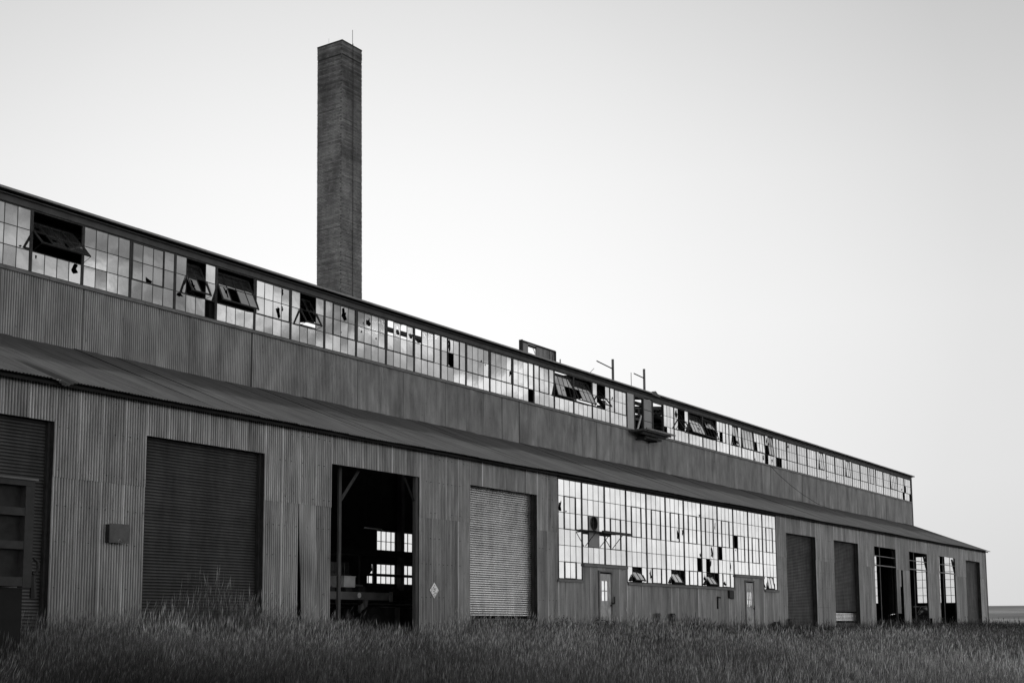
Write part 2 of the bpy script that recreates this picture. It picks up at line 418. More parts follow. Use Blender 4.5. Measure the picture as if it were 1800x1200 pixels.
# roof deck just under the sheets
dk = MB()
def rz(y): return EAVE_Z + (y - EAVE_Y) * SLOPE
dk.v = [(XS, EAVE_Y + .12, rz(EAVE_Y + .12) - .05), (94.1, EAVE_Y + .12, rz(EAVE_Y + .12) - .05), (94.1, YU, rz(YU) - .07), (XS, YU, rz(YU) - .07)]
dk.v += [(p[0], p[1], p[2] - .06) for p in dk.v]
dk.f = [(0, 1, 2, 3), (7, 6, 5, 4), (0, 4, 5, 1), (1, 5, 6, 2), (2, 6, 7, 3), (3, 7, 4, 0)]
part('roof_deck', dk, M['dark'], bld)

# upper wall band
US = 8.74; UH = 10.28
n_u = round((XE - XS) / 1.22); uw = (XE - XS) / n_u
for i in range(n_u):
    link('upper_wall_sheet', cm(US - .06 - (JZ - .1), 'upper', 18, 4), bld, (XS + i * uw - .01, YU + R.uniform(-.003, .003) + (.007 if i % 2 else 0), JZ - .1), (R.uniform(-.001, .001), 0, 0), (uw + .02, 1, 1))
x = XS
while x < XE:
    e = min(XE, x + 3.05)
    part('sill_flashing', MB().box(x, e - .008, YU - .055 + R.uniform(-.006, .006), YU + .06, US - .075, US), M['trim'], bld); x = e
part('upper_corner_trim', MB().box(XE - .04, XE + .05, YU - .05, YU + .06, JZ, UH + .1), M['trim'], bld)

# ------------------------------------------------------------------ panes and windows
def pane_mesh(w_, h_, mat, hole=None, shards=None, t=.005):
    """pane in local xz centred on origin. hole = list of unit points; shards = list of polys"""
    b = MB()
    loops = []
    P = lambda u, v: ((u - .5) * w_, (v - .5) * h_)
    def emit(rings):
        tri = tessellate_polygon([[Vector((p[0], p[1], 0)) for p in r] for r in rings])
        flat = [p for r in rings for p in r]; k = len(b.v); n = len(flat)
        b.v += [(p[0], -t / 2, p[1]) for p in flat] + [(p[0], t / 2, p[1]) for p in flat]
        for a in tri: b.f.append((k + a[0], k + a[1], k + a[2])); b.f.append((k + n + a[2], k + n + a[1], k + n + a[0]))
        o = 0
        for r in rings:
            m_ = len(r)
            for i in range(m_): b.f.append((k + o + i, k + o + (i + 1) % m_, k + n + o + (i + 1) % m_, k + n + o + i))
            o += m_
    if shards:
        for s in shards: emit([[P(*q) for q in s]])
    elif hole: emit([[P(0, 0), P(1, 0), P(1, 1), P(0, 1)], [P(*q) for q in hole][::-1]])
    else: b.box(-w_ / 2, w_ / 2, -t / 2, t / 2, -h_ / 2, h_ / 2)
    return b.mesh('pane', M[mat])
def jag(cu, cv, ru, rv, rr, n=11):
    out = []
    for i in range(n):
        a = 2 * math.pi * i / n + rr.uniform(-.2, .2); k = rr.uniform(.3, 1.2)
        out.append((min(.965, max(.035, cu + ru * k * math.cos(a))), min(.975, max(.025, cv + rv * k * math.sin(a)))))
    return out
def shard_set(rr):
    s = []
    if rr.random() < .7: s.append([(0, 0), (rr.uniform(.3, .6), 0), (0, rr.uniform(.12, .3))])
    if rr.random() < .6: s.append([(1, 1), (rr.uniform(.5, .8), 1), (1, rr.uniform(.6, .8))])
    if rr.random() < .5: s.append([(1, 0), (1, rr.uniform(.1, .5)), (rr.uniform(.75, .9), 0)])
    if not s: s.append([(0, 1), (0, .8), (.35, 1)])
    return s
_pm = {}
def full_pane(w_, h_, mat):
    k = (round(w_, 3), round(h_, 3), mat)
    if k not in _pm: _pm[k] = pane_mesh(w_, h_, mat)
    return _pm[k]

def window(x0, x1, zb, zt, nc, nr, y, mat, broken=None, sashes=(), thick=(), single=True, mull=.045, mt=.009, panel=None, label=None):
    """broken: {(row from top, col): spec}; spec 'm' missing, 's' shards, ('h',cu,cv,ru,rv); sashes: (r0,r1,c0,c1,angle)"""
    broken = broken or {}
    rr = random.Random(int(x0 * 100) + int(zb * 10))
    F = MB(); dy = .018
    pw = (x1 - x0 - 2 * mull) / nc; ph = (zt - zb - .06) / nr
    X = lambda c: x0 + mull + c * pw
    Z = lambda r: zt - .03 - r * ph          # r from the top
    F.box(x0 - .0, x0 + mull - .008, y - dy, y + dy, zb, zt); F.box(x1 - mull + .008, x1, y - dy, y + dy, zb, zt)
    F.box(x0 + mull - .008, x1 - mull + .008, y - dy + .006, y + dy, zb, zb + .03); F.box(x0 + mull - .008, x1 - mull + .008, y - dy + .006, y + dy, zt - .03, zt)
    def insash(r, c):
        for s in sashes:
            if s[0] <= r <= s[1] and s[2] <= c <= s[3]: return s
        return None
    # vertical muntins, per row segments so openings can be left free
    for r in range(nr):
        for c in range(1, nc):
            a, b2 = insash(r, c - 1), insash(r, c)
            if a and b2 and a is b2: continue
            if broken.get((r, c - 1)) == 'o' and broken.get((r, c)) == 'o': continue
            xx = X(c) + rr.uniform(-.003, .003)
            F.box(xx - mt, xx + mt, y - .008, y + .008, Z(r + 1) - .004, Z(r) + .004)
    for r in range(1, nr):
        for c in range(nc):
            a, b2 = insash(r - 1, c), insash(r, c)
            if a and b2 and a is b2: continue
            F.box(X(c) - .004, X(c + 1) + .004, y - .010, y + .010, Z(r) - mt, Z(r) + mt)
    for (r0, r1, c0, c1) in thick:             # closed vent: heavier frame
        k = .015
        F.box(X(c0) - k, X(c1 + 1) + k, y - .026, y - .0185, Z(r0) - k, Z(r0) + k); F.box(X(c0) - k, X(c1 + 1) + k, y - .026, y - .0185, Z(r1 + 1) - k, Z(r1 + 1) + k)
        F.box(X(c0) - k, X(c0) + k, y - .025, y - .0185, Z(r1 + 1) + k, Z(r0) - k); F.box(X(c1 + 1) - k, X(c1 + 1) + k, y - .025, y - .0185, Z(r1 + 1) + k, Z(r0) - k)
    wl = (x0, y, zb)
    F.v = [(p[0] - wl[0], p[1] - wl[1], p[2] - wl[2]) for p in F.v]
    wo_ = link('window', F.mesh('window', M['mullion']), bld, wl)
    if label: wo_['label'] = label
    J = MB()
    def addp(me, c, r, s):
        xc = X(c + .5); zc = Z(r + .5); tx, tz = rr.gauss(0, .0035), rr.gauss(0, .0035)
        if s:
            zp = (Z(s[0]) + Z(s[1] + 1)) / 2 if len(s) < 6 else Z(s[0]); dz = zc - zp; a = s[4]
            loc = (xc, y + dz * math.sin(a) - .01, zp + dz * math.cos(a)); rot = (-a + tx, 0, tz)
        else: loc = (xc, y, zc); rot = (tx, 0, tz)
        if single: link('pane', me, wo_, loc, rot)
        else:
            mt4 = Matrix.Translation(Vector(loc) - Vector(wl)) @ Matrix.Rotation(rot[2], 4, 'Z') @ Matrix.Rotation(rot[0], 4, 'X')
            k = len(J.v)
            J.v += [tuple(mt4 @ v.co) for v in me.vertices]; J.f += [tuple(k + i for i in p.vertices) for p in me.polygons]
    for r in range(nr):
        for c in range(nc):
            sp = broken.get((r, c)); s = insash(r, c)
            if panel and (r, c) in panel: continue
            if sp in ('m', 'o'): continue
            w2, h2 = pw - .006, ph - .006
            if sp is None: me = full_pane(w2, h2, mat)
            elif sp == 's': me = pane_mesh(w2, h2, mat, shards=shard_set(rr))
            else: me = pane_mesh(w2, h2, mat, hole=jag(sp[1], sp[2], sp[3], sp[4], rr))
            addp(me, c, r, s)
    if not single and J.v: part('panes', J, M[mat], wo_, wl, kind='stuff')
    for s in sashes:
        r0, r1, c0, c1, a = s[:5]
        zp = (Z(r0) + Z(r1 + 1)) / 2 if len(s) < 6 else Z(r0)
        S = MB(); k = .018
        zt_, zb_ = Z(r0) - zp, Z(r1 + 1) - zp; xa, xb = X(c0) + .005, X(c1 + 1) - .005
        S.box(xa, xb, -.018, .018, zt_ - 2 * k, zt_); S.box(xa, xb, -.018, .018, zb_, zb_ + 2 * k)
        S.box(xa, xa + 2 * k, -.017, .017, zb_ + 2 * k, zt_ - 2 * k); S.box(xb - 2 * k, xb, -.017, .017, zb_ + 2 * k, zt_ - 2 * k)
        for c in range(c0 + 1, c1 + 1): S.box(X(c) - mt * .8, X(c) + mt * .8, -.014, .014, zb_ + 2 * k, zt_ - 2 * k)
        for r in range(r0 + 1, r1 + 1): S.box(xa + 2 * k, xb - 2 * k, -.012, .012, Z(r) - zp - mt * .8, Z(r) - zp + mt * .8)
        S.v = [(p[0], p[1] * math.cos(a) + p[2] * math.sin(a) + y - .01, zp + p[2] * math.cos(a) - p[1] * math.sin(a)) for p in S.v]
        # stay arms at both sides
        if a > .15:
            for xq in (xb + .01, xa - .01):
                bz = zp + zb_ * math.cos(a); by = y + zb_ * math.sin(a) - .01
                S.bar((xq, y - .04, zp + .0), (xq, by, bz), .011)
                S.bar((xq, by, bz), (xq, y - .03, zp + zb_ * .98), .007)
        S.v = [(p[0] - wl[0], p[1] - wl[1], p[2] - wl[2]) for p in S.v]
        link('vent_sash', S.mesh('vent_sash', M['frame']), wo_, wl)
    return wo_

def H(cu=.5, cv=.5, ru=.2, rv=.2): return ('h', cu, cv, ru, rv)
XL0 = 19.66; DW = (50.73 - 19.66) / 20
spec = {}   # i counts windows leftwards/rightwards; window i spans XL0+(i-1)*DW .. XL0+i*DW
spec[0] = dict(b={(2, 3): None, (1, 3): H(.3, .1, .13, .1)})
spec[1] = dict(b={(0, 0): H(.5, .3, .3, .3), (1, 0): 'm', (1, 1): H(.4, .6, .3, .3), (1, 2): H(.3, .5, .2, .4), (2, 0): H(.3, .78, .1, .1), (2, 3): H(.5, .75, .33, .3)}, s=[(0, 1, 0, 3, .8)])
spec[2] = dict(t=[])
spec[3] = dict(b={(1, 1): H(.55, .12, .36, .22)}, t=[(0, 1, 0, 2)])
spec[4] = dict(b={(1, 1): H(.3, .4, .35, .4), (1, 2): 'm', (2, 0): H(.35, .88, .45, .2), (2, 3): 'm'}, s=[(0, 1, 1, 2, .5)])
spec[5] = dict(b={(1, 1): 'm', (1, 0): H(.7, .6, .25, .4), (0, 0): H(.2, .5, .12, .12)}, s=[(0, 1, 0, 3, .45)])
spec[6] = dict(b={(0, 3): H(.1, .75, .18, .3), (1, 2): H(.6, .5, .38, .45), (1, 3): H(.1, .7, .15, .2)}, t=[(0, 1, 0, 3)])
spec[7] = dict(b={(0, 1): 's', (0, 2): H(.5, .5, .45, .45), (1, 1): 'm', (1, 2): 's'}, s=[(0, 1, 1, 2, .55)])
spec[8] = dict(b={(0, 2): H(.5, .45, .45, .44), (1, 2): H(.1, .3, .06, .08)}, t=[(0, 1, 1, 3)])
spec[9] = dict(b={(0, 1): H(.5, .4, .45, .42), (0, 0): H(.85, .3, .12, .12), (1, 0): H(.6, .7, .12, .12), (1, 2): H(.7, .5, .14, .1)}, t=[(0, 1, 0, 3)])
spec[10] = dict(b={(0, 0): 'm', (0, 1): H(.5, .4, .46, .40), (0, 2): 's', (0, 3): H(.5, .35, .46, .38)}, t=[(0, 1, 0, 3)])
spec[11] = dict(b={(0, 0): 's'}, t=[(0, 1, 1, 2)])
spec[12] = dict(b={(0, 1): H(.25, .5, .25, .45), (1, 1): 's'}, t=[(0, 1, 1, 2)])
spec[13] = dict(b={(0, 2): H(.6, .08, .2, .12), (1, 3): H(.3, .9, .15, .1)}, t=[(0, 1, 0, 3)])
spec[14] = dict(b={(1, 3): H(.7, .75, .35, .25)}, t=[(0, 1, 0, 3)])
spec[15] = dict(b={(2, 3): 'm'}, t=[(0, 1, 0, 2)])
spec[16] = dict(t=[(0, 1, 1, 2)])
spec[17] = dict(b={(1, 2): 'm', (1, 3): 's', (1, 1): H(.5, .6, .2, .1)}, s=[(0, 1, 0, 3, .28)])
spec[18] = dict(b={(1, 0): 'm', (0, 3): H(.5, .8, .3, .2)}, s=[(0, 1, 0, 3, .42)])
spec[19] = dict(b={(0, 1): 'm', (0, 2): 'm', (1, 1): 'm', (1, 2): 's'}, s=[(0, 1, 1, 2, .7)])
spec[20] = dict(b={(0, 0): H(.5, .2, .3, .2)}, t=[(0, 1, 1, 3)])
for i in range(-7, 21):
    s = spec.get(i, {})
    if i < 0: s = dict(t=[(0, 1, 1, 2)])
    b = {k: v for k, v in s.get('b', {}).items() if v is not None}
    window(XL0 + (i - 1) * DW + .002, XL0 + i * DW - .002, US, UH, 4, 3, YU, 'glass', b, s.get('s', ()), s.get('t', ()), single=(0 <= i <= 13))
# clerestory loading door area 50.73 .. 54.31
part('blank_panel', MB().box(50.75, 51.36, YU - .03, YU + .01, US, UH), M['panel'], bld)
for k in range(3):
    part('door_panel', MB().box(52.30, 53.14, YU - .02, YU + .01, US + .03 + k * .5, US + .03 + k * .5 + .47), M['panel2'], bld)
part('loading_door_frame', MB().box(51.36, 51.42, YU - .05, YU + .05, US, UH).box(52.22, 52.30, YU - .05, YU + .05, US, UH).box(53.14, 53.22, YU - .05, YU + .05, US, UH)
     .box(54.25, 54.31, YU - .05, YU + .05, US, UH).box(51.42, 52.22, YU - .05, YU + .05, UH - .08, UH).box(53.22, 54.25, YU - .05, YU + .05, UH - .08, UH)
     .box(52.3, 53.14, YU - .03, YU + .02, US + .5, US + .53).box(52.3, 53.14, YU - .03, YU + .02, US + 1.0, US + 1.03), M['frame'], bld)
# right run
XR0 = 55.46; DR = (93.90 - 55.46) / 24
window(54.32, XR0 - .002, US, UH, 3, 3, YU, 'glass', {(2, 0): 'm'}, (), (), single=False)
rs = {0: dict(b={(0, 0): H(.5, .5, .4, .42), (0, 1): 'm', (0, 2): 'm', (1, 1): 'm', (1, 2): 's'}, s=[(0, 1, 1, 2, .6)]),
      1: dict(b={(1, 2): H(.5, .6, .3, .2)}, s=[(0, 1, 0, 3, .4)]), 2: dict(b={(0, 0): 'm', (0, 1): H(.5, .5, .4, .3), (1, 0): 'm', (1, 1): 'm', (1, 2): 'm', (1, 3): 's'}, s=[(0, 1, 0, 3, .35)]),
      3: dict(b={(1, 1): 'm', (1, 0): H(.3, .7, .25, .3)}, t=[(0, 1, 0, 2)]), 4: dict(b={(1, 1): 'm', (1, 2): H(.4, .4, .4, .4)}, s=[(0, 1, 1, 2, .12)]),
      5: dict(s=[(0, 1, 0, 3, .08)]), 6: dict(b={(1, 0): 's', (2, 0): H(.3, .15, .3, .3), (2, 3): H(.4, .5, .35, .35)}, s=[(0, 1, 0, 3, .06)]),
      7: dict(b={(0, 0): H(.6, .5, .3, .45), (0, 1): H(.4, .2, .3, .2), (1, 0): 'm', (2, 0): 'm', (2, 2): H(.4, .5, .35, .3), (0, 2): H(.5, .1, .3, .1)}, s=[(0, 1, 1, 2, .10)]),
      8: dict(b={(2, 0): 'm', (2, 1): 'm'}, t=[(0, 1, 1, 3)]), 9: dict(b={(0, 0): H(.5, .6, .3, .35)}, t=[(0, 1, 0, 3)]),
      12: dict(s=[(0, 1, 1, 2, .08)]), 13: dict(b={(2, 0): H(.5, .3, .2, .15)}, t=[(0, 1, 0, 3)]), 15: dict(b={(2, 1): H(.5, .6, .15, .12)}, s=[(0, 1, 1, 2, .07)]),
      17: dict(b={(1, 2): H(.3, .3, .3, .3)}), 21: dict(b={(0, 1): H(.4, .6, .4, .35)}, s=[(0, 1, 0, 3, .05)]), 22: dict(b={(2, 3): 'm', (1, 2): H(.5, .3, .4, .2)}), 23: dict(b={(2, 3): 'm', (1, 0): 's'})}
for j in range(24):
    s = rs.get(j, {})
    t = s.get('t', [(0, 1, 0, 3)] if j % 3 else [(0, 1, 1, 2)]) if not s.get('s') else ()
    window(XR0 + j * DR + .002, XR0 + (j + 1) * DR - .002, US, UH, 4, 3, YU, 'glass', s.get('b', {}), s.get('s', ()), t, single=False)
part('window_head', MB().box(XS, XE, YU - .05, YU + .08, UH + .003, UH + .17), M['fascia'], bld)

# long lower window
WX = 36.58; DL = (55.55 - 36.58) / 12
low = {0: dict(n=6, b={(1, 0): H(.3, .35, .3, .42), (2, 0): None, (1, 1): H(.3, .08, .2, .12)}, t=[(1, 2, 1, 2), (5, 5, 1, 2)]),
       1: dict(n=5, pan=[(2, 1), (2, 2), (3, 1), (3, 2)]),
       2: dict(n=5, t=[(2, 3, 1, 2)]),
       3: dict(n=6, b={(5, 1): None, (5, 2): None}, s=[(5, 5, 1, 2, .6)], t=[(1, 2, 1, 2)]),
       4: dict(n=6, b={(5, 0): H(.6, .5, .3, .45)}, t=[(1, 2, 1, 2), (5, 5, 1, 2)]),
       5: dict(n=6, b={(2, 2): H(.6, .5, .35, .42), (2, 3): H(.8, .7, .2, .3), (5, 3): 'm'}, s=[(5, 5, 1, 2, .55)], t=[(1, 2, 1, 2)]),
       6: dict(n=6, b={(3, 3): H(.8, .2, .3, .3), (4, 3): 'm', (0, 3): H(.8, .1, .2, .15)}, t=[(1, 2, 1, 2), (5, 5, 1, 2)]),
       7: dict(n=6, b={(3, 2): H(.5, .45, .45, .5), (4, 1): 'm', (5, 0): H(.6, .5, .35, .4), (1, 3): H(.5, .5, .2, .4), (5, 3): 'm', (4, 2): H(.1, .7, .2, .4)}, s=[(5, 5, 1, 2, .6)], t=[(1, 2, 1, 2)]),
       8: dict(n=6, b={(3, 0): 'm', (4, 3): H(.15, .6, .18, .4), (5, 1): H(.6, .2, .4, .3)}, t=[(1, 2, 1, 2), (5, 5, 1, 2)]),
       9: dict(n=5, b={(2, 0): 'm', (3, 0): H(.5, .85, .2, .1)}, t=[(2, 3, 1, 2)]),
       10: dict(n=5, t=[(2, 3, 1, 2)]),
       11: dict(n=6, b={(5, 0): H(.2, .2, .3, .3)}, s=[(5, 5, 1, 2, .18)], t=[(1, 2, 1, 2)])}
for k, s in low.items():
    zb = SILL if s['n'] == 6 else MSILL
    b = {q: v for q, v in s.get('b', {}).items() if v is not None}
    window(WX + k * DL + .002, WX + (k + 1) * DL - .002, zb, HEAD if s['n'] == 6 else HEAD, 4, s['n'], YL, 'glass_low', b, s.get('s', ()), s.get('t', ()), single=(k <= 4), mull=.045, panel=s.get('pan'))

# ------------------------------------------------------------------ roll-up doors and open bays
def curtain(x0, x1, z0, z1, y, pitch=.066, amp=.017):
    b = MB(); n = int((z1 - z0) / pitch); prof = []
    for i in range(n):
        zb = z0 + i * pitch
        for t in (0, .18, .38, .6, .82):
            prof.append((zb + t * pitch, -amp * math.sin(math.pi * t / .9) if t < .9 else 0))
    prof.append((z0 + n * pitch, 0))
    nxs = 8
    for (z, dy) in prof:
        for i in range(nxs + 1):
            b.v.append((x0 + (x1 - x0) * i / nxs, y + dy + .012 * math.sin(i * 1.7 + z0 * 3) * math.sin(z * 1.3), z))
    for j in range(len(prof) - 1):
        for i in range(nxs):
            a = j * (nxs + 1) + i; b.f.append((a, a + 1, a + nxs + 2, a + nxs + 1))
    return b
YD = YL + .20
for (x0, x1, kd) in doors:
    if kd in 'cbm':
        if kd == 'c': dr = part('roll_up_door', curtain(x0 - .05, x1 + .05, 0.0, DT + .1, YD), M['shutter'], bld)
        elif kd == 'b':
            dr = part('roll_up_door', curtain(x0 - .05, x1 + .05, .66, DT + .1, YD), M['shutter_bright'], bld, label='pale bare metal roll-up door')
            part('door_bottom', curtain(x0 - .05, x1 + .05, 0.0, .655, YD + .01), M['shutter'], dr, smooth=False)
        else:
            dr = part('roll_up_door', curtain(x0 - .05, x1 + .05, .99, DT + .1, YD), M['shutter'], bld)
            part('door_patch', curtain(x0 - .05, x1 + .05, .528, .985, YD + .01), M['shutter_bright'], dr)
            part('door_bottom', curtain(x0 - .05, x1 + .05, 0.0, .52, YD), M['shutter'], dr)
        part('guide_rail', MB().box(x1 - .07, x1 - .01, YD - .10, YD - .02, .02, DT), M['darksteel'], dr, kind_note='rail')
        part('guide_rail', MB().box(x0 + .0, x0 + .06, YD - .09, YD - .02, .02, DT), M['darksteel'], dr)
    # jamb returns
    jd = .34 if kd != 'o' else .10
    part('door_jamb', MB().box(x1 - .004, x1 + .14, YL + .02, YL + jd, 0, DT + .14), M['darksteel'], bld)
    part('door_jamb', MB().box(x0 - .14, x0 + .004, YL + .02, YL + jd, 0, DT + .14), M['darksteel'], bld)
    part('door_header', MB().box(x0 - .12, x1 + .12, YL + .03, YL + .36, DT + .145, 4.715), M['timber'], bld)
for k in (2,):
    x0, x1, _ = doors[k]
    part('timber_post', MB().box(x0 + .74, x0 + .84, YL + .36, YL + .42, 0, 4.65), M['timber'], bld)
    part('timber_post', MB().box(x1 - .13, x1 - .006, YL + .03, YL + .13, 0, 4.39), M['timber'], bld)
    part('knee_brace', MB().bar((x0 + .84, YL + .41, 3.55), (x0 + 1.6, YL + .41, 4.4), .045), M['timber'], bld)
    part('knee_brace', MB().bar((x1 - .13, YL + .1, 3.75), (x1 - .55, YL + .1, 4.36), .04), M['dark'], bld)
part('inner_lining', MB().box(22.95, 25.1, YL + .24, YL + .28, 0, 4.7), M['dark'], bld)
for k in (6, 7, 8):
    x0, x1, _ = doors[k]
    fr = MB().box(x0 + 1.14, x0 + 1.19, YL + .06, YL + .09, 0, DT).box(x0, x1, YL + .02, YL + .055, 3.90, 3.94).box(x0, x1, YL + .02, YL + .055, 3.40, 3.46)
    if k == 6: fr.box(x0, x1, YL + .10, YL + .16, .28, .33)
    part('steel_door_frame', fr, M['trim'], bld)
    part('knee_brace', MB().bar((x1 + .0, YL + .06, 3.6), (x1 - .5, YL + .06, 4.3), .06), M['dark'], bld)

# personnel doors
def man_door(x0, x1, zt, cols, rows, gx0, gx1, gz0, gz1, lab):
    o = part('personnel_door', MB().box(x0 + .05, gx0, YL - .01, YL + .04, .02, zt - .05).box(gx1, x1 - .05, YL - .01, YL + .04, .02, zt - .05)
             .box(gx0, gx1, YL - .01, YL + .04, .02, gz0).box(gx0, gx1, YL - .01, YL + .04, gz1, zt - .05), M['door'], bld, label=lab)
    part('door_frame', MB().box(x0 - .03, x0 + .045, YL - .04, YL + .05, .0, zt).box(x1 - .045, x1 + .03, YL - .04, YL + .05, .0, zt).box(x0 - .03, x1 + .03, YL - .05, YL + .05, zt + .002, zt + .06), M['trim'], o)
    pw, ph = (gx1 - gx0) / cols, (gz1 - gz0) / rows
    bars = MB()
    for c in range(1, cols): bars.box(gx0 + c * pw - .015, gx0 + c * pw + .015, YL - .005, YL + .03, gz0, gz1)
    for r in range(1, rows): bars.box(gx0, gx1, YL - .008, YL + .033, gz0 + r * ph - .015, gz0 + r * ph + .015)
    part('glazing_bars', bars, M['door'], o)
    for c in range(cols):
        for r in range(rows):
            link('pane', full_pane(pw - .02, ph - .02, 'glass_low'), o, (gx0 + (c + .5) * pw, YL + .012, gz0 + (r + .5) * ph))
    part('door_handle', MB().box(x1 - .12, x1 - .08, YL - .07, YL - .012, 1.02, 1.06).box(x1 - .11, x1 - .09, YL - .075, YL - .06, .98, 1.16), M['darksteel'], o)
man_door(39.26, 40.16, 2.14, 2, 2, 39.46, 39.92, 1.18, 1.86, 'narrow panelled door with four panes')
man_door(51.90, 52.82, 2.14, 3, 2, 52.08, 52.62, 1.08, 1.72, 'narrow pale door with six small panes')
part('hasp_plate', MB().box(40.10, 40.24, YL - .07, YL - .045, 1.08, 1.14).box(40.19, 40.26, YL - .09, YL - .07, 1.1, 1.34), M['darksteel'], bld)

# clerestory roof: low pitched, some panels gone
RP = [(25.45, 10.486, 28.7, 10.83), (28.7, 10.83, 31.8, 11.20), (31.8, 11.20, 35.0, 10.83), (35.0, 10.83, 38.3, 10.42)]
nP = round((XE + .25 - XS) / 2.44); pW = (XE + .25 - XS) / nP
gone = {(36.5, 0), (38.6, 0), (37.5, 1), (57.0, 0), (56.0, 1), (46.0, 0), (60.8, 1)}
def gone_at(x, r): return any(rr2 == r and x <= gx < x + pW for gx, rr2 in gone)
_rp = {}
for r, (ya, za, yb, zb) in enumerate(RP):
    ln = math.hypot(yb - ya, zb - za); an = math.atan2(zb - za, yb - ya)
    b = MB(); n = 36 * 4
    for j in range(2):
        for i in range(n + 1): b.v.append((i / n, j * (ln + .05), .011 * math.cos(2 * math.pi * i / n * 36)))
    b.f = [(i, i + 1, n + i + 2, n + i + 1) for i in range(n)]
    me = b.mesh('roof_panel', M['roof'], True)
    for i in range(nP):
        x = XS + i * pW
        if gone_at(x, r):
            if r == 0: link('roof_panel', me, bld, (x - .01, ya, za + .015), (an, 0, 0), (pW + .02, .32, 1))
            if r: continue
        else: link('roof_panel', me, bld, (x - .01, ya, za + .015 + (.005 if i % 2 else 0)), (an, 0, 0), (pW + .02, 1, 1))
        if r == 0:
            k = MB().box(x, x + pW - .006, 25.43 + R.uniform(-.008, .008), 25.75, .030, .085)
            k.v = [(p[0], p[1], p[2] + za + (p[1] - ya) * math.tan(an)) for p in k.v]
            part('eave_capping', k, M['panel2'], bld)
part('soffit', MB().box(XS, XE, 25.50, YU - .055, 10.435, 10.45), M['fascia'], bld)
# bent flashing at the eave above the loading door
part('bent_flashing', MB().prism([(52.75, 10.46), (53.1, 10.66), (53.6, 10.42), (53.2, 10.44)], 25.4, 25.6), M['roof'], bld)
part('bent_flashing', MB().prism([(54.1, 10.50), (54.2, 10.575), (55.9, 10.56), (56.2, 10.50)], 25.45, 25.7), M['roof'], bld)
part('bent_flashing', MB().prism([(57.6, 10.50), (57.7, 10.575), (59.8, 10.54), (59.8, 10.50)], 25.45, 25.7), M['roof'], bld)
# trusses and purlins
tx = [19.66 + 4 * DW * k for k in range(-1, 6)] + [57.06 + 6.4067 * k for k in range(6)]
for x in tx:
    t = MB()
    t.bar((x, YU + .1, 10.30), (x, 38, 10.30), .08); t.bar((x, YU + .1, 10.36), (x, 31.8, 11.06), .06); t.bar((x, 31.8, 11.06), (x, 38, 10.32), .06)
    for y in (28.2, 31.8, 35.2): t.bar((x, y, 10.30), (x, y, 10.30 + .125 * min(y - 25.6, 38 - y)), .07)
    t.bar((x, 28.2, 10.30), (x, 31.8, 11.0), .05); t.bar((x, 35.2, 10.30), (x, 31.8, 11.0), .05)
    part('roof_truss', t, M['timber'], bld)
    if abs(x - 32.09) > .5: part('timber_column', MB().box(x - .13, x + .13, YU + .12, YU + .38, 0.05, 10.2), M['dark'], bld)
    part('timber_column', MB().box(x - .13, x + .13, 37.6, 37.86, 0.05, 10.2), M['timber'], bld)
    part('knee_brace', MB().bar((x, YU + .25, 8.9), (x, YU + 1.7, 10.4), .08), M['timber'], bld)
for y, z in ((27.2, 10.60), (28.9, 10.80), (30.5, 10.98), (33.4, 10.95), (35.4, 10.7)):
    part('purlin', MB().box(XS + .1, XE - .1, y - .06, y + .06, z - .16, z - .02), M['timber'], bld)
for x in tx:                                     # lean-to rafters
    t = MB().bar((x, YL + .15, 5.0), (x, YU, rz(YU) - .25), .10)
    part('rafter', t, M['timber'], bld)
part('inner_beam', MB().box(XS, XE, YU - .1, YU + .2, 6.6, 6.95), M['dark'], bld)
# floor, back and end walls with real window openings
part('floor', MB().box(XS, XE, YL + .36, YB, -.3, .05), M['concrete'], bld)
def wall_with_holes(axis_, c0, c1, a0, a1, z1, holes, name):
    """axis_ 'x': wall spans x a0..a1 at y c0..c1; 'y': spans y at x c0..c1; holes (h0,h1,z0,z1)"""
    b = MB(); hs = sorted(holes); cur = a0
    def bx(p, q, za, zb2):
        if q - p < .001 or zb2 - za < .001: return
        if axis_ == 'x': b.box(p, q, c0, c1, za, zb2)
        else: b.box(c0, c1, p, q, za, zb2)
    for h in hs:
        bx(cur, h[0], -.1, z1)
        zc = -.1
        for (za, zb2) in h[2]: bx(h[0], h[1], zc, za); zc = zb2
        bx(h[0], h[1], zc, z1); cur = h[1]
    bx(cur, a1, -.1, z1)
    return part(name, b, M['dark'], bld)
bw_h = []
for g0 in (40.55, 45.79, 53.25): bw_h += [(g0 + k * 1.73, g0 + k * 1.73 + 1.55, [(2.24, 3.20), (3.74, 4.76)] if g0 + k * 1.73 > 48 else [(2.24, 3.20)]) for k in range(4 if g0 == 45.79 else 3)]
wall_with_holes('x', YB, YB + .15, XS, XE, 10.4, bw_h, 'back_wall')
def see_window(axis_, c, h0, h1, z0, z1, ncol, nrow):
    b = MB(); gl = MB()
    P = (lambda a, bb, t, za, zb2, m: m.box(a, bb, c - t, c + t, za, zb2)) if axis_ == 'x' else (lambda a, bb, t, za, zb2, m: m.box(c - t, c + t, a, bb, za, zb2))
    P(h0, h0 + .04, .04, z0, z1, b); P(h1 - .04, h1, .04, z0, z1, b); P(h0 + .04, h1 - .04, .038, z0, z0 + .04, b); P(h0 + .04, h1 - .04, .038, z1 - .04, z1, b)
    for i in range(1, ncol):
        q = h0 + (h1 - h0) * i / ncol; P(q - .014, q + .014, .02, z0 + .04, z1 - .04, b)
    for i in range(1, nrow):
        q = z0 + (z1 - z0) * i / nrow; P(h0 + .04, h1 - .04, .024, q - .014, q + .014, b)
    o = part('window', b, M['frame'], bld)
    P(h0 + .04, h1 - .04, .003, z0 + .04, z1 - .04, gl); part('panes', gl, M['glass_back'], o, kind='stuff')
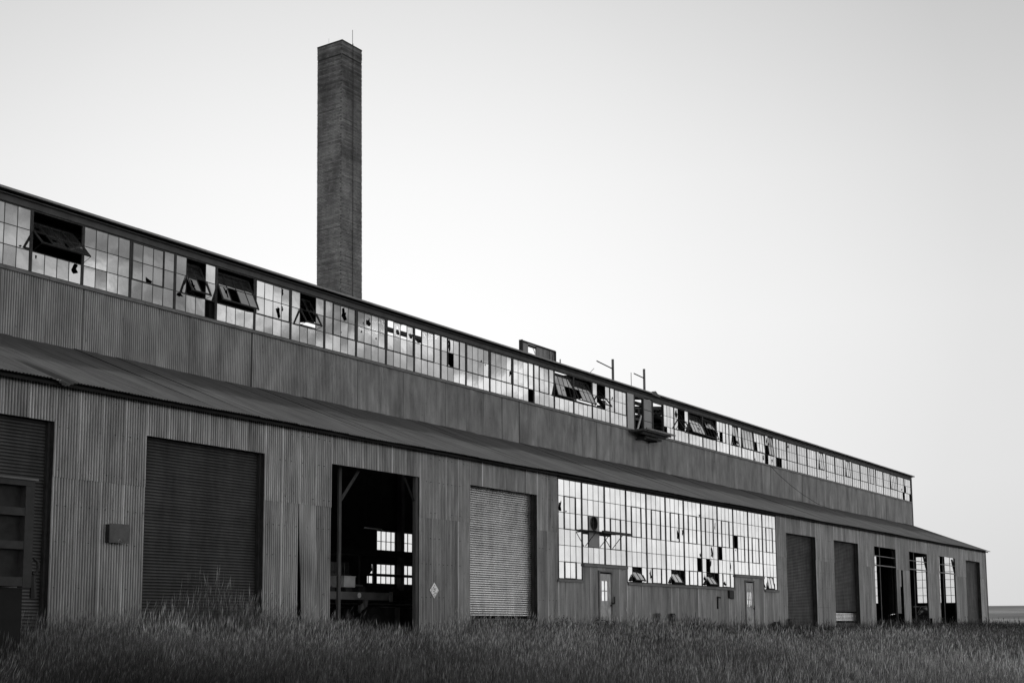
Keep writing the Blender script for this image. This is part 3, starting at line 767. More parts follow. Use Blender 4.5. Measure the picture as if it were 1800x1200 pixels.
for h0, h1, zz_ in bw_h:
    for (za, zb2) in zz_: see_window('x', YB + .07, h0, h1, za, zb2, 4, 2)
ew_h = [(22.15, 23.67, [(1.74, 4.95)]), (23.91, 25.56, [(1.74, 4.95)])]
ew_h2 = [(28.20, 29.9, [(1.74, 5.1)]), (30.1, 31.6, [(1.74, 5.1)]), (31.8, 33.3, [(1.74, 5.1)])]
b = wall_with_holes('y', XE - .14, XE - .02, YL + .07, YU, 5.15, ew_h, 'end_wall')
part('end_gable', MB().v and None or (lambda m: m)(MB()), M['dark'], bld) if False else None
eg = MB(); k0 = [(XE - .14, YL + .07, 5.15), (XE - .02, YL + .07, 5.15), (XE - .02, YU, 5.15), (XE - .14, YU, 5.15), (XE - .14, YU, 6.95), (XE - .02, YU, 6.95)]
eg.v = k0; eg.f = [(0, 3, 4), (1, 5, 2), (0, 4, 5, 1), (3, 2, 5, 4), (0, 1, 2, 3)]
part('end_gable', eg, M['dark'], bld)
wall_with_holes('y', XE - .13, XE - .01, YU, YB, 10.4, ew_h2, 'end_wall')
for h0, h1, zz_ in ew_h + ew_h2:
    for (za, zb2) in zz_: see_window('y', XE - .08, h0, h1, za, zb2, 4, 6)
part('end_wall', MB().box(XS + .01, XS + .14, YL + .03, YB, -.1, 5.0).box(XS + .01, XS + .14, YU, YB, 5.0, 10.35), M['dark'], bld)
part('gantry_beam', MB().box(26, 94, 33.2, 33.5, 3.18, 3.42), M['dark'], bld)

# ------------------------------------------------------------------ loading platform
pf = thing('loading_platform', 'small jutting platform below the open doors in the upper window band', 'platform', (50.9, 24.9, 8.5))
part('deck', MB().box(50.85, 53.55, 24.9, YU - .07, 8.60, 8.68), M['timber'], pf)
part('joist', MB().box(51.0, 53.3, 25.05, 25.15, 8.48, 8.595), M['darksteel'], pf)
part('underside', MB().box(51.6, 53.2, 25.2, YU - .03, 8.38, 8.475), M['black'], pf)
part('bracket', MB().box(51.5, 51.58, 25.2, YU - .03, 8.30, 8.375), M['black'], pf)
part('bracket', MB().box(52.7, 52.78, 25.2, YU - .03, 8.30, 8.375), M['black'], pf)
part('edge_board', MB().box(51.0, 53.85, 24.84, 24.89, 8.66, 8.74), M['trim'], pf)
lb = thing('leaning_board', 'pale board leaning inside the left opening above the loading platform', 'board', (51.5, 25.4, 8.70))
part('board', MB().prism([(51.45, 8.70), (51.58, 8.70), (51.98, 9.40), (51.90, 9.46)], 25.55, 25.58), M['panel'], lb)

# ------------------------------------------------------------------ things on the roof
sf = thing('roof_billboard', 'flat grey sheet board with a square hole standing on the roof edge', 'board', (43.0, 26.2, 10.7))
def bb(x0, x1, z0, z1, y0=26.2, y1=26.24): return MB().box(x0, x1, y0, y1, z0, z1)
part('panel', bb(43.02, 43.48, 10.70, 11.26), M['upper'], sf)
part('panel', bb(44.12, 45.52, 10.70, 11.24), M['upper'], sf)
part('top_rail', MB().box(42.98, 45.56, 26.17, 26.19, 11.22, 11.29).box(43.48, 44.12, 26.2, 26.24, 11.12, 11.22), M['darksteel'], sf)
part('side_post', MB().box(42.96, 43.015, 26.15, 26.3, 10.7, 11.3), M['darksteel'], sf)
part('side_post', MB().box(45.53, 45.58, 26.15, 26.3, 10.7, 11.27), M['darksteel'], sf)
part('strut', MB().bar((43.85, 26.22, 11.15), (44.06, 26.22, 10.9), .014).bar((44.05, 26.22, 10.7), (44.05, 26.22, 11.15), .012), M['darksteel'], sf)
part('strut', MB().bar((44.95, 26.12, 10.72), (45.10, 26.17, 11.2), .014).bar((45.2, 26.12, 10.72), (45.35, 26.17, 11.2), .014), M['darksteel'], sf)
def pole(x, zt, lab, bx_, bz_):
    t = thing('roof_pole', lab, 'pole', (x, 26.2, 10.7), group=None)
    part('post', MB().bar((x, 26.2, 10.68), (x, 26.2, zt), .055, 8), M['trim'], t)
    part('brace', MB().bar((x - .05, 26.2, zt - .42), (bx_, 26.2, bz_), .028), M['darksteel'], t)
pole(50.56, 11.77, 'left of two short roof poles, nearer the board with the square hole', 49.10, 11.46)
pole(53.60, 11.82, 'right of two short roof poles, above the jutting loading platform', 52.58, 11.46)
def rod(x, z0, z1, lab, r=.016, tip=None):
    t = link('roof_rod', MB().bar((0, 0, 0), tip or (0, 0, z1 - z0), r).mesh('roof_rod', M['trim']), None, (x, 26.2, z0), label=lab, category='rod')
rod(52.30, 10.72, 11.46, 'thin upright rod between the two braced roof poles')
rod(45.98, 10.72, 11.02, 'short stub rod just right of the roof board', .028)
rod(48.30, 10.74, 11.0, 'thin slanting rod on the eave left of the braced roof poles', .014, (.55, 0, .36))
cb = link('loose_cable', None); bpy.data.objects.remove(cb); 
pts = [(66.7, 25.45, 8.70), (67.6, 25.35, 8.30), (69.0, 25.25, 7.86), (70.6, 25.1, 7.42), (72.4, 24.9, 7.02), (74.2, 24.5, 6.72)]
cbm = MB()
for p, q in zip(pts[:-1], pts[1:]): cbm.bar(Vector(p) - Vector(pts[0]), Vector(q) - Vector(pts[0]), .012, 5)
link('loose_cable', cbm.mesh('loose_cable', M['black']), None, pts[0], label='thin dark cable drooping from the upper windows to the lean-to roof', category='cable')

# ------------------------------------------------------------------ chimney
ch = thing('brick_chimney', 'tall square dark brick chimney rising behind the factory roof', 'chimney', (49.5, 40.8, 0))
cx0, cx1, cy0, cy1, ctop = 48.71, 50.28, 40.0, 41.6, 29.2
part('mortar_core', MB().box(cx0 + .012, cx1 - .012, cy0 + .012, cy1 - .012, -.1, ctop - .06), M['mortar'], ch)
cv, cf, tone = [], [], []
rb = random.Random(3); pitch = .0765; z = 8.0; row = 0
cvb = MB()
while z < ctop - .08:
    capf = .006 if z > ctop - .80 else 0.0
    if abs(z - (ctop - .80)) < pitch * .6: capf = -.02
    header = (row % 6 == 5)
    bl = .115 if header else .215
    for side_ in range(4):
        Lx = (cx1 - cx0) if side_ % 2 == 0 else (cy1 - cy0)
        off = (row % 2) * bl / 2 + (0 if side_ % 2 else .1); a = -off
        rt = rb.choice((.78, .92, 1.0, 1.05, 1.16)) * (.72 if z > ctop - 2.6 and rb.random() < .5 else 1)
        while a < Lx:
            p0, p1 = max(a, 0), min(a + bl - .012, Lx); a += bl
            if p1 - p0 < .03: continue
            o = capf + rb.uniform(-.003, .004)
            e0 = -o if p0 == 0 else 0; e1 = o if p1 >= Lx - .012 else 0
            zb = z; zt = z + pitch - .014
            if side_ == 0: cvb.box(cx0 + p0 + e0, cx0 + p1 + e1, cy0 - o, cy0 + .05, zb, zt)
            elif side_ == 2: cvb.box(cx0 + p0 + e0, cx0 + p1 + e1, cy1 - .05, cy1 + o, zb, zt)
            elif side_ == 3: cvb.box(cx0 - o + .0005, cx0 + .05, cy0 + max(p0, .052), min(cy0 + p1, cy1 - .051), zb, zt) if p1 > .1 else None
            else: cvb.box(cx1 - .05, cx1 + o - .0005, cy0 + max(p0, .052), min(cy0 + p1, cy1 - .051), zb, zt) if p1 > .1 else None
            v = rb.choice((.78, .9, .95, 1.0, 1.05, 1.15)) * rt
            nb = (len(cvb.v) // 8) - len(tone)
            tone += [v] * nb
    z += pitch; row += 1
base = WL[ch]; cvb.v = [(p[0] - base[0], p[1] - base[1], p[2] - base[2]) for p in cvb.v]
bme = cvb.mesh('bricks', M['brick'])
at = bme.attributes.new('tone', 'FLOAT', 'POINT'); at.data.foreach_set('value', np.repeat(np.array(tone, dtype=np.float32), 8))
link('bricks', bme, ch, base, kind='stuff')
part('cap', MB().box(cx0 - .012, cx1 + .012, cy0 - .012, cy1 + .012, ctop - .07, ctop), M['mortar'], ch)
part('lightning_cable', MB().bar((cx0 + .80, cy0 - .03, 8), (cx0 + .80, cy0 - .05, ctop + .05), .015, 5), M['black'], ch)
part('lightning_rod', MB().bar((cx0 + .80, cy0 - .02, ctop), (cx0 + .80, cy0 - .02, ctop + .78), .013, 5), M['darksteel'], ch)
part('lightning_rod', MB().bar((cx0 + .05, cy0 + .9, ctop), (cx0 + .05, cy0 + .9, ctop + .3), .006, 4), M['darksteel'], ch)
axis_v = Vector((0, 0, 1)).cross(Vector((-.569, .822, 0))).normalized()
q = Matrix.Rotation(RAD(.5), 4, axis_v)
ch.rotation_mode = 'QUATERNION'; ch.rotation_quaternion = q.to_quaternion()
ch.location = Vector((49.5, 40.8, 0)) + Vector((.569, -.822, 0)) * .27

# ------------------------------------------------------------------ wall-mounted things
bx = thing('wall_box', 'square grey metal box on the corrugated wall between the first two roll-up doors', 'box', (18.4, 20.9, 2.1))
part('case', MB().box(18.17, 18.63, YL - .155, YL - .02, 2.10, 2.46), M['darksteel'], bx)
bm_ = MB().box(18.15, 18.65, YL - .175, YL - .157, 2.085, 2.475)
part('lid', bm_, M['boxlid'], bx)
part('latch', MB().bar((18.37, YL - .18, 2.125), (18.42, YL - .18, 2.16), .008).bar((18.42, YL - .18, 2.16), (18.47, YL - .18, 2.12), .008), M['panel'], bx)

dg = thing('hazard_diamond', 'white diamond hazard placard with black symbols right of the open door', 'sign', (29.74, 20.95, 1.14))
part('plate', MB().prism([(29.74, 1.135), (29.95, 1.35), (29.74, 1.565), (29.53, 1.35)], YL - .035, YL - .029), M['sign'], dg)
ink = MB(); yi = YL - .0385
def stroke(x0, z0, x1, z1, t=.008):
    d = Vector((x1 - x0, 0, z1 - z0)); n_ = Vector((-d.z, 0, d.x)).normalized() * t
    a, b2 = Vector((x0, 0, z0)), Vector((x1, 0, z1))
    ink.prism([((a + n_).x, (a + n_).z), ((b2 + n_).x, (b2 + n_).z), ((b2 - n_).x, (b2 - n_).z), ((a - n_).x, (a - n_).z)][::-1], yi, yi + .003)
for s in ((29.75, 1.50, 29.77, 1.46), (29.69, 1.45, 29.70, 1.41), (29.63, 1.41, 29.625, 1.34), (29.72, 1.43, 29.75, 1.37), (29.74, 1.40, 29.70, 1.36), (29.81, 1.42, 29.805, 1.38),
          (29.67, 1.315, 29.77, 1.315), (29.755, 1.29, 29.75, 1.24), (29.815, 1.30, 29.80, 1.26), (29.685, 1.26, 29.69, 1.23), (29.72, 1.22, 29.74, 1.19), (29.60, 1.33, 29.61, 1.30), (29.76, 1.345, 29.79, 1.37)):
    stroke(*s)
part('symbols', ink, M['black'], dg)
part('border', MB().prism([(29.74, 1.165), (29.745, 1.165), (29.925, 1.35), (29.92, 1.35)], yi, yi + .003), M['black'], dg)

# exhaust fan panel in the long window
fx0 = WX + DL + .045 + (DL - .09) / 4; fx1 = fx0 + (DL - .09) / 2
ph_ = (HEAD - MSILL - .06) / 5; fz1 = HEAD - .03 - 2 * ph_; fz0 = fz1 - 2 * ph_; fzm = (fz0 + fz1) / 2
fn = thing('exhaust_fan', 'round exhaust fan in a grey panel set into the long window', 'fan', ((fx0 + fx1) / 2, YL, fz0))
fc = ((fx0 + fx1) / 2 - .02, fzm + .28); fr_ = .215
pn = MB(); ring = [(fc[0] + fr_ * math.cos(t), fc[1] + fr_ * math.sin(t)) for t in np.linspace(0, 2 * math.pi, 29)[:-1]]
outer = [(fx0 + .012, fz0 + .012), (fx1 - .012, fz0 + .012), (fx1 - .012, fz1 - .012), (fx0 + .012, fz1 - .012)]
tri = tessellate_polygon([[Vector((p[0], p[1], 0)) for p in outer], [Vector((p[0], p[1], 0)) for p in ring[::-1]]]); fl = outer + ring[::-1]
pn.v = [(p[0], YL - .03, p[1]) for p in fl] + [(p[0], YL + .0, p[1]) for p in fl]; nf = len(fl)
pn.f = [tuple(t) for t in tri] + [tuple(nf + i for i in t[::-1]) for t in tri]
part('panel', pn, M['panel2'], fn)
rg = MB(); K = 28
for i in range(K):
    a0, a1 = 2 * math.pi * i / K, 2 * math.pi * (i + 1) / K
    for (rA, yA, rB, yB_) in ((fr_ + .02, -.05, fr_ - .01, -.05), (fr_ - .01, -.05, fr_ - .01, .2), (fr_ + .02, -.05, fr_ + .02, -.03)):
        rg.quad((fc[0] + rA * math.cos(a0), YL + yA, fc[1] + rA * math.sin(a0)), (fc[0] + rA * math.cos(a1), YL + yA, fc[1] + rA * math.sin(a1)),
                (fc[0] + rB * math.cos(a1), YL + yB_, fc[1] + rB * math.sin(a1)), (fc[0] + rB * math.cos(a0), YL + yB_, fc[1] + rB * math.sin(a0)))
part('shroud', rg, M['darksteel'], fn)
for i in range(4):
    a = i * math.pi / 2 + .4; b_l = MB()
    def pp(r, t, y): return (fc[0] + r * math.cos(a + t), YL + y, fc[1] + r * math.sin(a + t))
    b_l.quad(pp(.03, -.3, .05), pp(.19, -.30, .03), pp(.19, .30, .09), pp(.03, .4, .08)); b_l.quad(pp(.03, .4, .084), pp(.19, .30, .094), pp(.19, -.30, .034), pp(.03, -.3, .054))
    part('blade', b_l, M['panel2'] if i in (1, 2) else M['darksteel'], fn)
part('hub', MB().bar((fc[0], YL + .02, fc[1]), (fc[0], YL + .14, fc[1]), .045, 10), M['darksteel'], fn)
# steel ledge on brackets
lg = thing('steel_ledge', 'long dark steel ledge on slanted brackets under the exhaust fan', 'ledge', (38.6, 20.5, 3.3))
zl = fzm
part('beam', MB().box(38.9, 40.85, YL - .42, YL - .34, zl - .05, zl + .03), M['black'], lg)
part('beam', MB().box(37.9, 40.6, YL - .10, YL - .05, zl - .02, zl + .03), M['black'], lg)
for xa in (38.45, 39.45, 40.35):
    part('bracket', MB().bar((xa, YL - .38, zl - .01), (xa, YL - .03, zl - .01), .018), M['black'], lg)
    part('bracket', MB().bar((xa, YL - .38, zl - .03), (xa - .12, YL - .03, zl - .5), .014), M['black'], lg)

# posts, scraps and small openings along the foot of the long wall
def post(x, w_, h_, lab, y=YL - .14, lean=0.0, mat='darksteel'):
    t = thing('wooden_stub_post', lab, 'post', (x, y, 0))
    part('post', MB().box(x - w_ / 2, x + w_ / 2, y - .06, y + .04, -.3, h_), M[mat], t)
    part('cleat', MB().box(x - w_ / 2 - .03, x + w_ / 2 + .02, y - .075, y - .062, h_ - .09, h_ - .05), M['fascia'], t)
    t.rotation_euler = (0, lean, 0)
post(43.40, .20, .80, 'short timber stub post left of its twin under the long window', mat='timber')
post(44.62, .22, .80, 'darker short stub post right of its twin under the long window')
post(56.55, .22, .62, 'dark stub post against the left edge of the fifth roll-up door')
bl_ = thing('fallen_bar', 'low rusty bar on two legs lying against the foot of the wall', 'bar', (42.8, 20.7, 0))
part('bar', MB().bar((42.2, YL - .2, .42), (43.3, YL - .2, .50), .02), M['darksteel'], bl_)
part('leg', MB().bar((42.3, YL - .2, -.1), (42.3, YL - .2, .43), .018), M['darksteel'], bl_)
vt = thing('wall_vent', 'small dark square vent hood just below the right end of the window sill', 'vent', (50.3, 20.9, 1.4))
part('hood', MB().prism([(50.08, 1.44), (50.50, 1.40), (50.52, 1.72), (50.06, 1.74)], YL - .10, YL - .015), M['black'], vt)
ds = thing('conduit_scrap', 'short bent dark pipe hanging on the wall under the sill', 'pipe', (49.0, 20.9, 1.0))
part('pipe', MB().bar((48.98, YL - .04, 1.0), (49.0, YL - .04, 1.48), .035, 6).bar((49.0, YL - .04, 1.46), (49.22, YL - .06, 1.44), .03, 6), M['black'], ds)
tr = thing('scrap_sheet', 'crumpled dark scrap leaning on the wall left of the fifth door', 'scrap', (54.6, 20.7, 0))
part('sheet', MB().prism([(54.0, .0), (54.5, .42), (54.75, .50), (54.9, .36), (54.95, -.1), (54.0, -.1)], YL - .35, YL - .12), M['black'], tr)

# ------------------------------------------------------------------ inside the open doors
fb = thing('flatbed_trailer', 'old flatbed trailer with a round badge parked inside the open door', 'trailer', (28.5, 23.4, 0))
part('bed', MB().box(26.2, 30.25, 22.9, 25.0, 1.13, 1.24), M['timber'], fb)
part('side_rail', MB().box(26.2, 30.3, 22.84, 22.895, 1.10, 1.31), M['trim'], fb)
part('end_stake', MB().box(30.18, 30.30, 22.80, 22.838, 1.06, 1.34), M['trim'], fb)
part('badge', MB().bar((28.80, 22.835, 1.22), (28.80, 22.82, 1.22), .075, 14), M['white'], fb)
for xx in (27.95, 29.15): part('stake_pocket', MB().prism([(xx - .08, 1.09), (xx + .08, 1.09), (xx + .03, .90), (xx - .03, .90)], 22.85, 22.93), M['trim'], fb)
for xx in (27.2, 29.7):
    wv = MB().bar((xx, 22.95, .50), (xx, 23.2, .50), .42, 20); wo2 = part('wheel', wv, M['rubber'], fb)
    part('rim', MB().bar((xx, 22.93, .50), (xx, 22.952, .50), .22, 16), M['darksteel'], wo2)
part('axle', MB().box(26.8, 30.0, 23.3, 23.5, .45, .58), M['black'], fb)
cr = thing('pale_crate', 'pale wooden crate lying on the flatbed inside the open door', 'crate', (28.5, 23.5, 1.25))
part('box', MB().box(28.32, 28.80, 22.98, 24.0, 1.44, 1.72), M['crate'], cr)
part('lid', MB().box(28.30, 28.82, 22.96, 24.02, 1.722, 1.745), M['crate'], cr)
part('batten', MB().box(28.4, 28.7, 23.0, 23.9, 1.245, 1.435), M['darksteel'], cr)
rk = thing('pipe_rack', 'bent steel pipe frame standing behind the flatbed in the open door', 'rack', (29, 24.6, 0))
part('frame', MB().bar((27.9, 25.3, 2.2), (28.6, 25.3, 2.40), .035, 6).bar((28.6, 25.3, 2.40), (31.9, 25.3, 2.52), .035, 6).bar((31.9, 25.3, 2.52), (31.9, 25.3, .05), .045, 6).bar((28.0, 25.3, .05), (27.9, 25.3, 2.2), .03, 6), M['darksteel'], rk)
part('shelf', MB().box(31.9, 38, 25.2, 25.35, 1.90, 1.96), M['darksteel'], rk)
mc = thing('drill_press', 'dark pillar machine with heavy head silhouetted against the far windows', 'machine', (39.6, 31, 0))
part('pillar', MB().box(39.12, 39.46, 31.0, 31.4, .05, 2.75), M['dark'], mc)
part('head', MB().prism([(39.10, 2.25), (39.55, 2.25), (39.75, 2.42), (39.72, 2.74), (39.10, 2.74)], 30.9, 31.5), M['dark'], mc)
part('spindle', MB().bar((39.75, 31.2, 1.75), (39.75, 31.2, 2.25), .05, 8), M['dark'], mc)
part('table', MB().box(38.9, 40.0, 30.8, 31.6, 1.2, 1.3), M['dark'], mc)
part('base', MB().box(38.9, 40.0, 30.8, 31.7, .05, .3), M['dark'], mc)
fl_ = thing('tube_light', 'unlit white fluorescent tube fixture hanging high inside the open door', 'light', (31, 24, 3.2))
part('tube', MB().bar((30.55, 24, 3.225), (31.33, 24, 3.215), .022, 8), M['white'], fl_)
part('end_cap', MB().bar((30.50, 24, 3.226), (30.55, 24, 3.225), .028, 8), M['white'], fl_)
part('hanger', MB().bar((30.6, 24, 3.24), (30.6, 24, 6.2), .006).bar((31.28, 24, 3.24), (31.28, 24, 6.2), .006), M['darksteel'], fl_)
bk = thing('white_canister', 'small white canister with printed label under the flatbed', 'canister', (29.9, 23.7, .4))
part('body', MB().bar((30.4, 24, .75), (30.4, 24, .98), .12, 12), M['white'], bk)
part('neck', MB().bar((30.4, 24, .98), (30.4, 24, 1.03), .05, 10), M['white'], bk)
part('stand', MB().box(30.1, 30.7, 23.8, 24.2, .05, .745), M['dark'], bk)
def drum(x, y, lab, mat):
    t = thing('oil_drum', lab, 'drum', (x, y, .05), group='drums inside the open door')
    part('body', MB().bar((x, y, .05), (x, y, .93), .29, 16), M[mat], t)
    for zz2 in (.33, .63): part('hoop', MB().bar((x, y, zz2), (x, y, zz2 + .03), .30, 16), M[mat], t)
    part('rim', MB().bar((x, y, .932), (x, y, .95), .30, 16), M['trim'], t)
drum(32.3, 24.6, 'dark steel drum standing right of the flatbed in the open door', 'darksteel')
drum(33.1, 25.0, 'greyer steel drum, rightmost inside the open door', 'trim')
gw = thing('steel_beam_stack', 'long steel bars stacked on low trestles behind the flatbed', 'steel bars', (34, 26.5, .9))
for k in range(5): part('bar', MB().box(30.5 + .3 * k, 36.5 + .2 * k, 26.3 + .12 * k, 26.38 + .12 * k, .95 + .09 * (k % 3), 1.0 + .09 * (k % 3)), M['trim' if k % 2 else 'darksteel'], gw)
for xx in (31.2, 35.6): part('trestle', MB().box(xx, xx + .1, 26.2, 27.0, .05, .94), M['darksteel'], gw)
for k, xx in enumerate((27.2, 27.75, 29.1)):
    t = thing('machine_part', ('leftmost', 'middle', 'rightmost')[k] + ' greasy machine part lying on the flatbed', 'machine part', (xx, 23.4, 1.245))
    part('block', MB().box(xx, xx + .32, 23.1, 23.5, 1.245, 1.38 + .05 * k), M['darksteel'], t)
    part('shaft', MB().bar((xx - .1, 23.2, 1.42 + .04 * k), (xx + .42, 23.3, 1.40 + .05 * k), .035, 8), M['trim'], t)
wbn = thing('work_bench', 'long dark workbench cluttered with scrap deep inside the shed', 'bench', (36, 28, 0))
part('top', MB().box(33, 42, 27.5, 28.4, 1.30, 1.38), M['dark'], wbn)
for xx in (33.2, 37.4, 41.7): part('leg', MB().box(xx, xx + .12, 27.6, 28.3, .05, 1.3), M['dark'], wbn)
part('lower_shelf', MB().box(33.1, 41.9, 27.6, 28.3, .5, .56), M['darksteel'], wbn)
SBL = ['dark scrap box at the %s of the inner workbench' % q for q in ('near left end', 'left end, second along', 'left half, third along', 'left of the middle', 'middle', 'right of the middle', 'right half, third from the end', 'right end, second from last', 'far right end')]
for i in range(9):
    x = 33.3 + i * .9 + R.uniform(-.2, .2); hh = R.uniform(.1, .3)
    t = thing('scrap_box', SBL[i], 'box', (x, 28, 1.38), group='scrap boxes on the workbench')
    part('tub', MB().box(x, x + R.uniform(.25, .6), 27.7, 28.2, 1.385, 1.385 + hh), M['darksteel'], t)
    part('contents', MB().bar((x + .05, 27.9, 1.385 + hh), (x + .3, 27.95, 1.45 + hh), .03), M['darksteel'], t)

# car inside the right-hand open bays
car = thing('parked_car', 'dark old rounded car parked inside the open bays at the right end', 'car', (84.6, 23.3, .05))
prof = [(-2.25, .35), (-2.28, .62), (-2.1, .86), (-1.35, .93), (-.75, 1.28), (-.2, 1.40), (.6, 1.41), (1.25, 1.26), (1.75, .98), (2.2, .90), (2.3, .62), (2.25, .35)]
cb_ = MB(); ysec = [(-.78, .88), (-.85, .97), (-.62, 1.0), (.62, 1.0), (.85, .97), (.78, .88)]
for (yy, k) in ysec:
    for (px_, pz_) in prof:
        inn = 1.0 if abs(yy) < .7 else (1.0 if pz_ < .95 else .72)
        z_ = pz_ if abs(yy) < .7 or pz_ < .95 else .93
        cb_.v.append((84.6 + px_ * k, 23.3 + yy, z_ + .05))
npf = len(prof)
for j in range(len(ysec) - 1):
    for i in range(npf): cb_.f.append((j * npf + i, j * npf + (i + 1) % npf, (j + 1) * npf + (i + 1) % npf, (j + 1) * npf + i))
cb_.f.append(tuple(range(npf))[::-1]); cb_.f.append(tuple((len(ysec) - 1) * npf + i for i in range(npf)))
part('body', cb_, M['carpaint'], car, smooth=True)
for (xa, xb, za, zb2) in ((-.6, -.05, 1.0, 1.26), (.05, .9, 1.0, 1.28)):
    part('side_window', MB().box(84.6 + xa, 84.6 + xb, 22.60, 22.63, za, zb2), M['glass_back'], car)
part('roof_highlight', MB().bar((83.3, 22.66, 1.02), (84.0, 22.66, 1.39), .02).bar((84.0, 22.66, 1.39), (85.3, 22.66, 1.475), .02).bar((85.3, 22.66, 1.475), (85.95, 22.66, 1.30), .02).bar((85.95, 22.66, 1.30), (86.3, 22.66, 1.02), .02), M['trim'], car)  # pale bars standing in for the highlight along the car's roof edge
for xx in (83.15, 86.1):
    for yy in (22.42, 23.95):
        wv = part('wheel', MB().bar((xx, yy, .37), (xx, yy + .2, .37), .32, 18), M['rubber'], car)
        part('rim', MB().bar((xx, yy - .01, .37), (xx, yy + .005, .37), .17, 14), M['trim'], wv)
cub = thing('tool_cabinet', 'dark tool cabinet with a grey top box inside the leftmost open bay at the right', 'cabinet', (77, 24.5, 0))
part('case', MB().box(76.2, 78.6, 24.3, 25.1, .05, 1.15), M['dark'], cub)
part('top_box', MB().box(76.6, 78.3, 24.35, 25.0, 1.155, 1.42), M['fascia'], cub)
# concrete threshold seen at the far bays
part('threshold', MB().box(79.9, 88.3, YL - .28, YL + .0, -.2, .10), M['concrete'], bld)

# ------------------------------------------------------------------ foreground trailer at the left edge
tl = thing('dump_trailer', 'dark ribbed steel trailer body standing in the grass at the left edge', 'trailer', (9.5, 15.6, -.3))
TX0, TX1, TY = 6.6, 11.73, 15.0
Z = lambda v: v + .5
part('back_plate', MB().box(TX0, TX1 - .02, TY + .12, TY + .20, .98, 2.44), M['trailer'], tl)
part('side_wall', MB().box(TX1 - .10, TX1 - .0, TY + .21, TY + 2.3, .98, 2.42), M['trailer'], tl)
part('far_wall', MB().box(TX0, TX1 - .12, TY + 2.2, TY + 2.3, .98, 2.42), M['trailer'], tl)
part('top_rail', MB().box(TX0, TX1, TY, TY + .118, Z(1.845), Z(1.94)), M['trailer_rib'], tl)
part('end_post', MB().box(TX1 - .145, TX1, TY + .004, TY + .118, .96, Z(1.843)), M['trailer_rib'], tl)
for za, zb2 in ((1.433, 1.542), (.977, 1.085), (.476, .60)):
    part('rib', MB().box(TX0, TX1 - .147, TY + .008, TY + .118, Z(za), Z(zb2)), M['trailer_rib'], tl)
part('end_post', MB().box(TX0, TX0 + .14, TY + .0, TY + .117, .96, Z(1.84)), M['trailer_rib'], tl)
for xx in (8.3, 9.9): part('upright_rib', MB().box(xx, xx + .1, TY + .02, TY + .117, 1.1, Z(1.84)), M['trailer_rib'], tl)
part('top_lip', MB().box(TX0, TX1 + .04, TY - .02, TY + .0, Z(1.925), Z(1.95)), M['trim'], tl)
part('chassis', MB().box(TX0, TX1 - .10, TY + .35, TY + .55, .55, .97).box(TX0, TX1 - .1, TY + 1.6, TY + 1.8, .55, .97), M['darksteel'], tl)
part('mudflap', MB().box(TX1 - .50, TX1 - .11, TY + .05, TY + .09, -.38, .95), M['rubber'], tl)
part('mudflap', MB().box(TX1 - .16, TX1 - .12, TY + .10, TY + .75, -.35, .95), M['rubber'], tl)
for xx in (10.75, 9.4):
    wv = part('wheel', MB().bar((xx, TY + .12, .13), (xx, TY + .42, .13), .50, 24), M['rubber'], tl)
    part('rim', MB().bar((xx, TY + .10, .13), (xx, TY + .125, .13), .28, 18), M['darksteel'], wv)
hk = MB()
hp = [(11.76, 1.36), (11.83, 1.32), (11.85, 1.22), (11.80, 1.14), (11.75, 1.16)]
for p, q_ in zip(hp[:-1], hp[1:]): hk.bar((p[0], TY + .02, p[1]), (q_[0], TY + .02, q_[1]), .022, 6)
hk.bar((11.76, TY + .02, 1.13), (11.79, TY + .03, .82), .035, 6, .05)
part('chain_hook', hk, M['black'], tl)

# ------------------------------------------------------------------ weeds
def weed(x, y, h_, rad, n, lab, seed):
    rr = random.Random(seed); z0 = gz(x, y); t = thing('weed_clump', lab, 'weed', (x, y, z0))
    lf = MB(); st = MB()
    for i in range(n):
        a = rr.uniform(0, 2 * math.pi); d = rad * rr.random() ** .6; hh = h_ * rr.uniform(.45, 1) * (1 - .35 * d / rad)
        p = Vector((x + .2 * d * math.cos(a), y + .2 * d * math.sin(a), z0 - .05)); q_ = Vector((x + d * math.cos(a), y + d * math.sin(a), z0 + hh))
        st.bar(p, q_, .005, 3, .003)
        for k in range(14):
            c = p.lerp(q_, rr.uniform(.3, 1)) + Vector((rr.gauss(0, .04), rr.gauss(0, .04), rr.gauss(0, .03)))
            u = Vector((rr.gauss(0, 1), rr.gauss(0, 1), rr.gauss(0, .6))).normalized(); v_ = u.orthogonal().normalized(); s = rr.uniform(.02, .045)
            lf.quad(c - u * s, c - v_ * s * .5, c + u * s, c + v_ * s * .5)
    part('stems', st, M['weed'], t); part('leaves', lf, M['weed'], t, kind='stuff')
weed(38.1, 20.3, .8, .6, 90, 'leafy dark weed clump beside the four-pane door', 1)
weed(29.0, 15.6, .62, 1.1, 170, 'low dark weed patch in the grass before the long window, nearest the four-pane door', 2)
weed(31.5, 14.6, .60, 1.2, 190, 'broad dark weed patch in the grass in front of the middle of the long window', 3)
weed(40.5, 15.0, .65, 1.8, 240, 'wide dark weed patch in the grass before the fifth roll-up door', 4)
weed(47.0, 20.2, .6, .6, 60, 'small weed clump at the foot of the wall under the long window', 5)
weed(69.0, 20.4, .9, .5, 34, 'dark spiky weed at the wall between the sixth door and the open bays', 6)
weed(71.8, 20.2, .7, .5, 30, 'dark weed growing in front of the first open bay at the right', 7)
weed(35.9, 20.4, .8, .6, 90, 'weed clump by the right edge of the pale roll-up door', 8)
weed(33.0, 20.0, .62, 1.1, 160, 'weed clump at the foot of the pale roll-up door', 9)

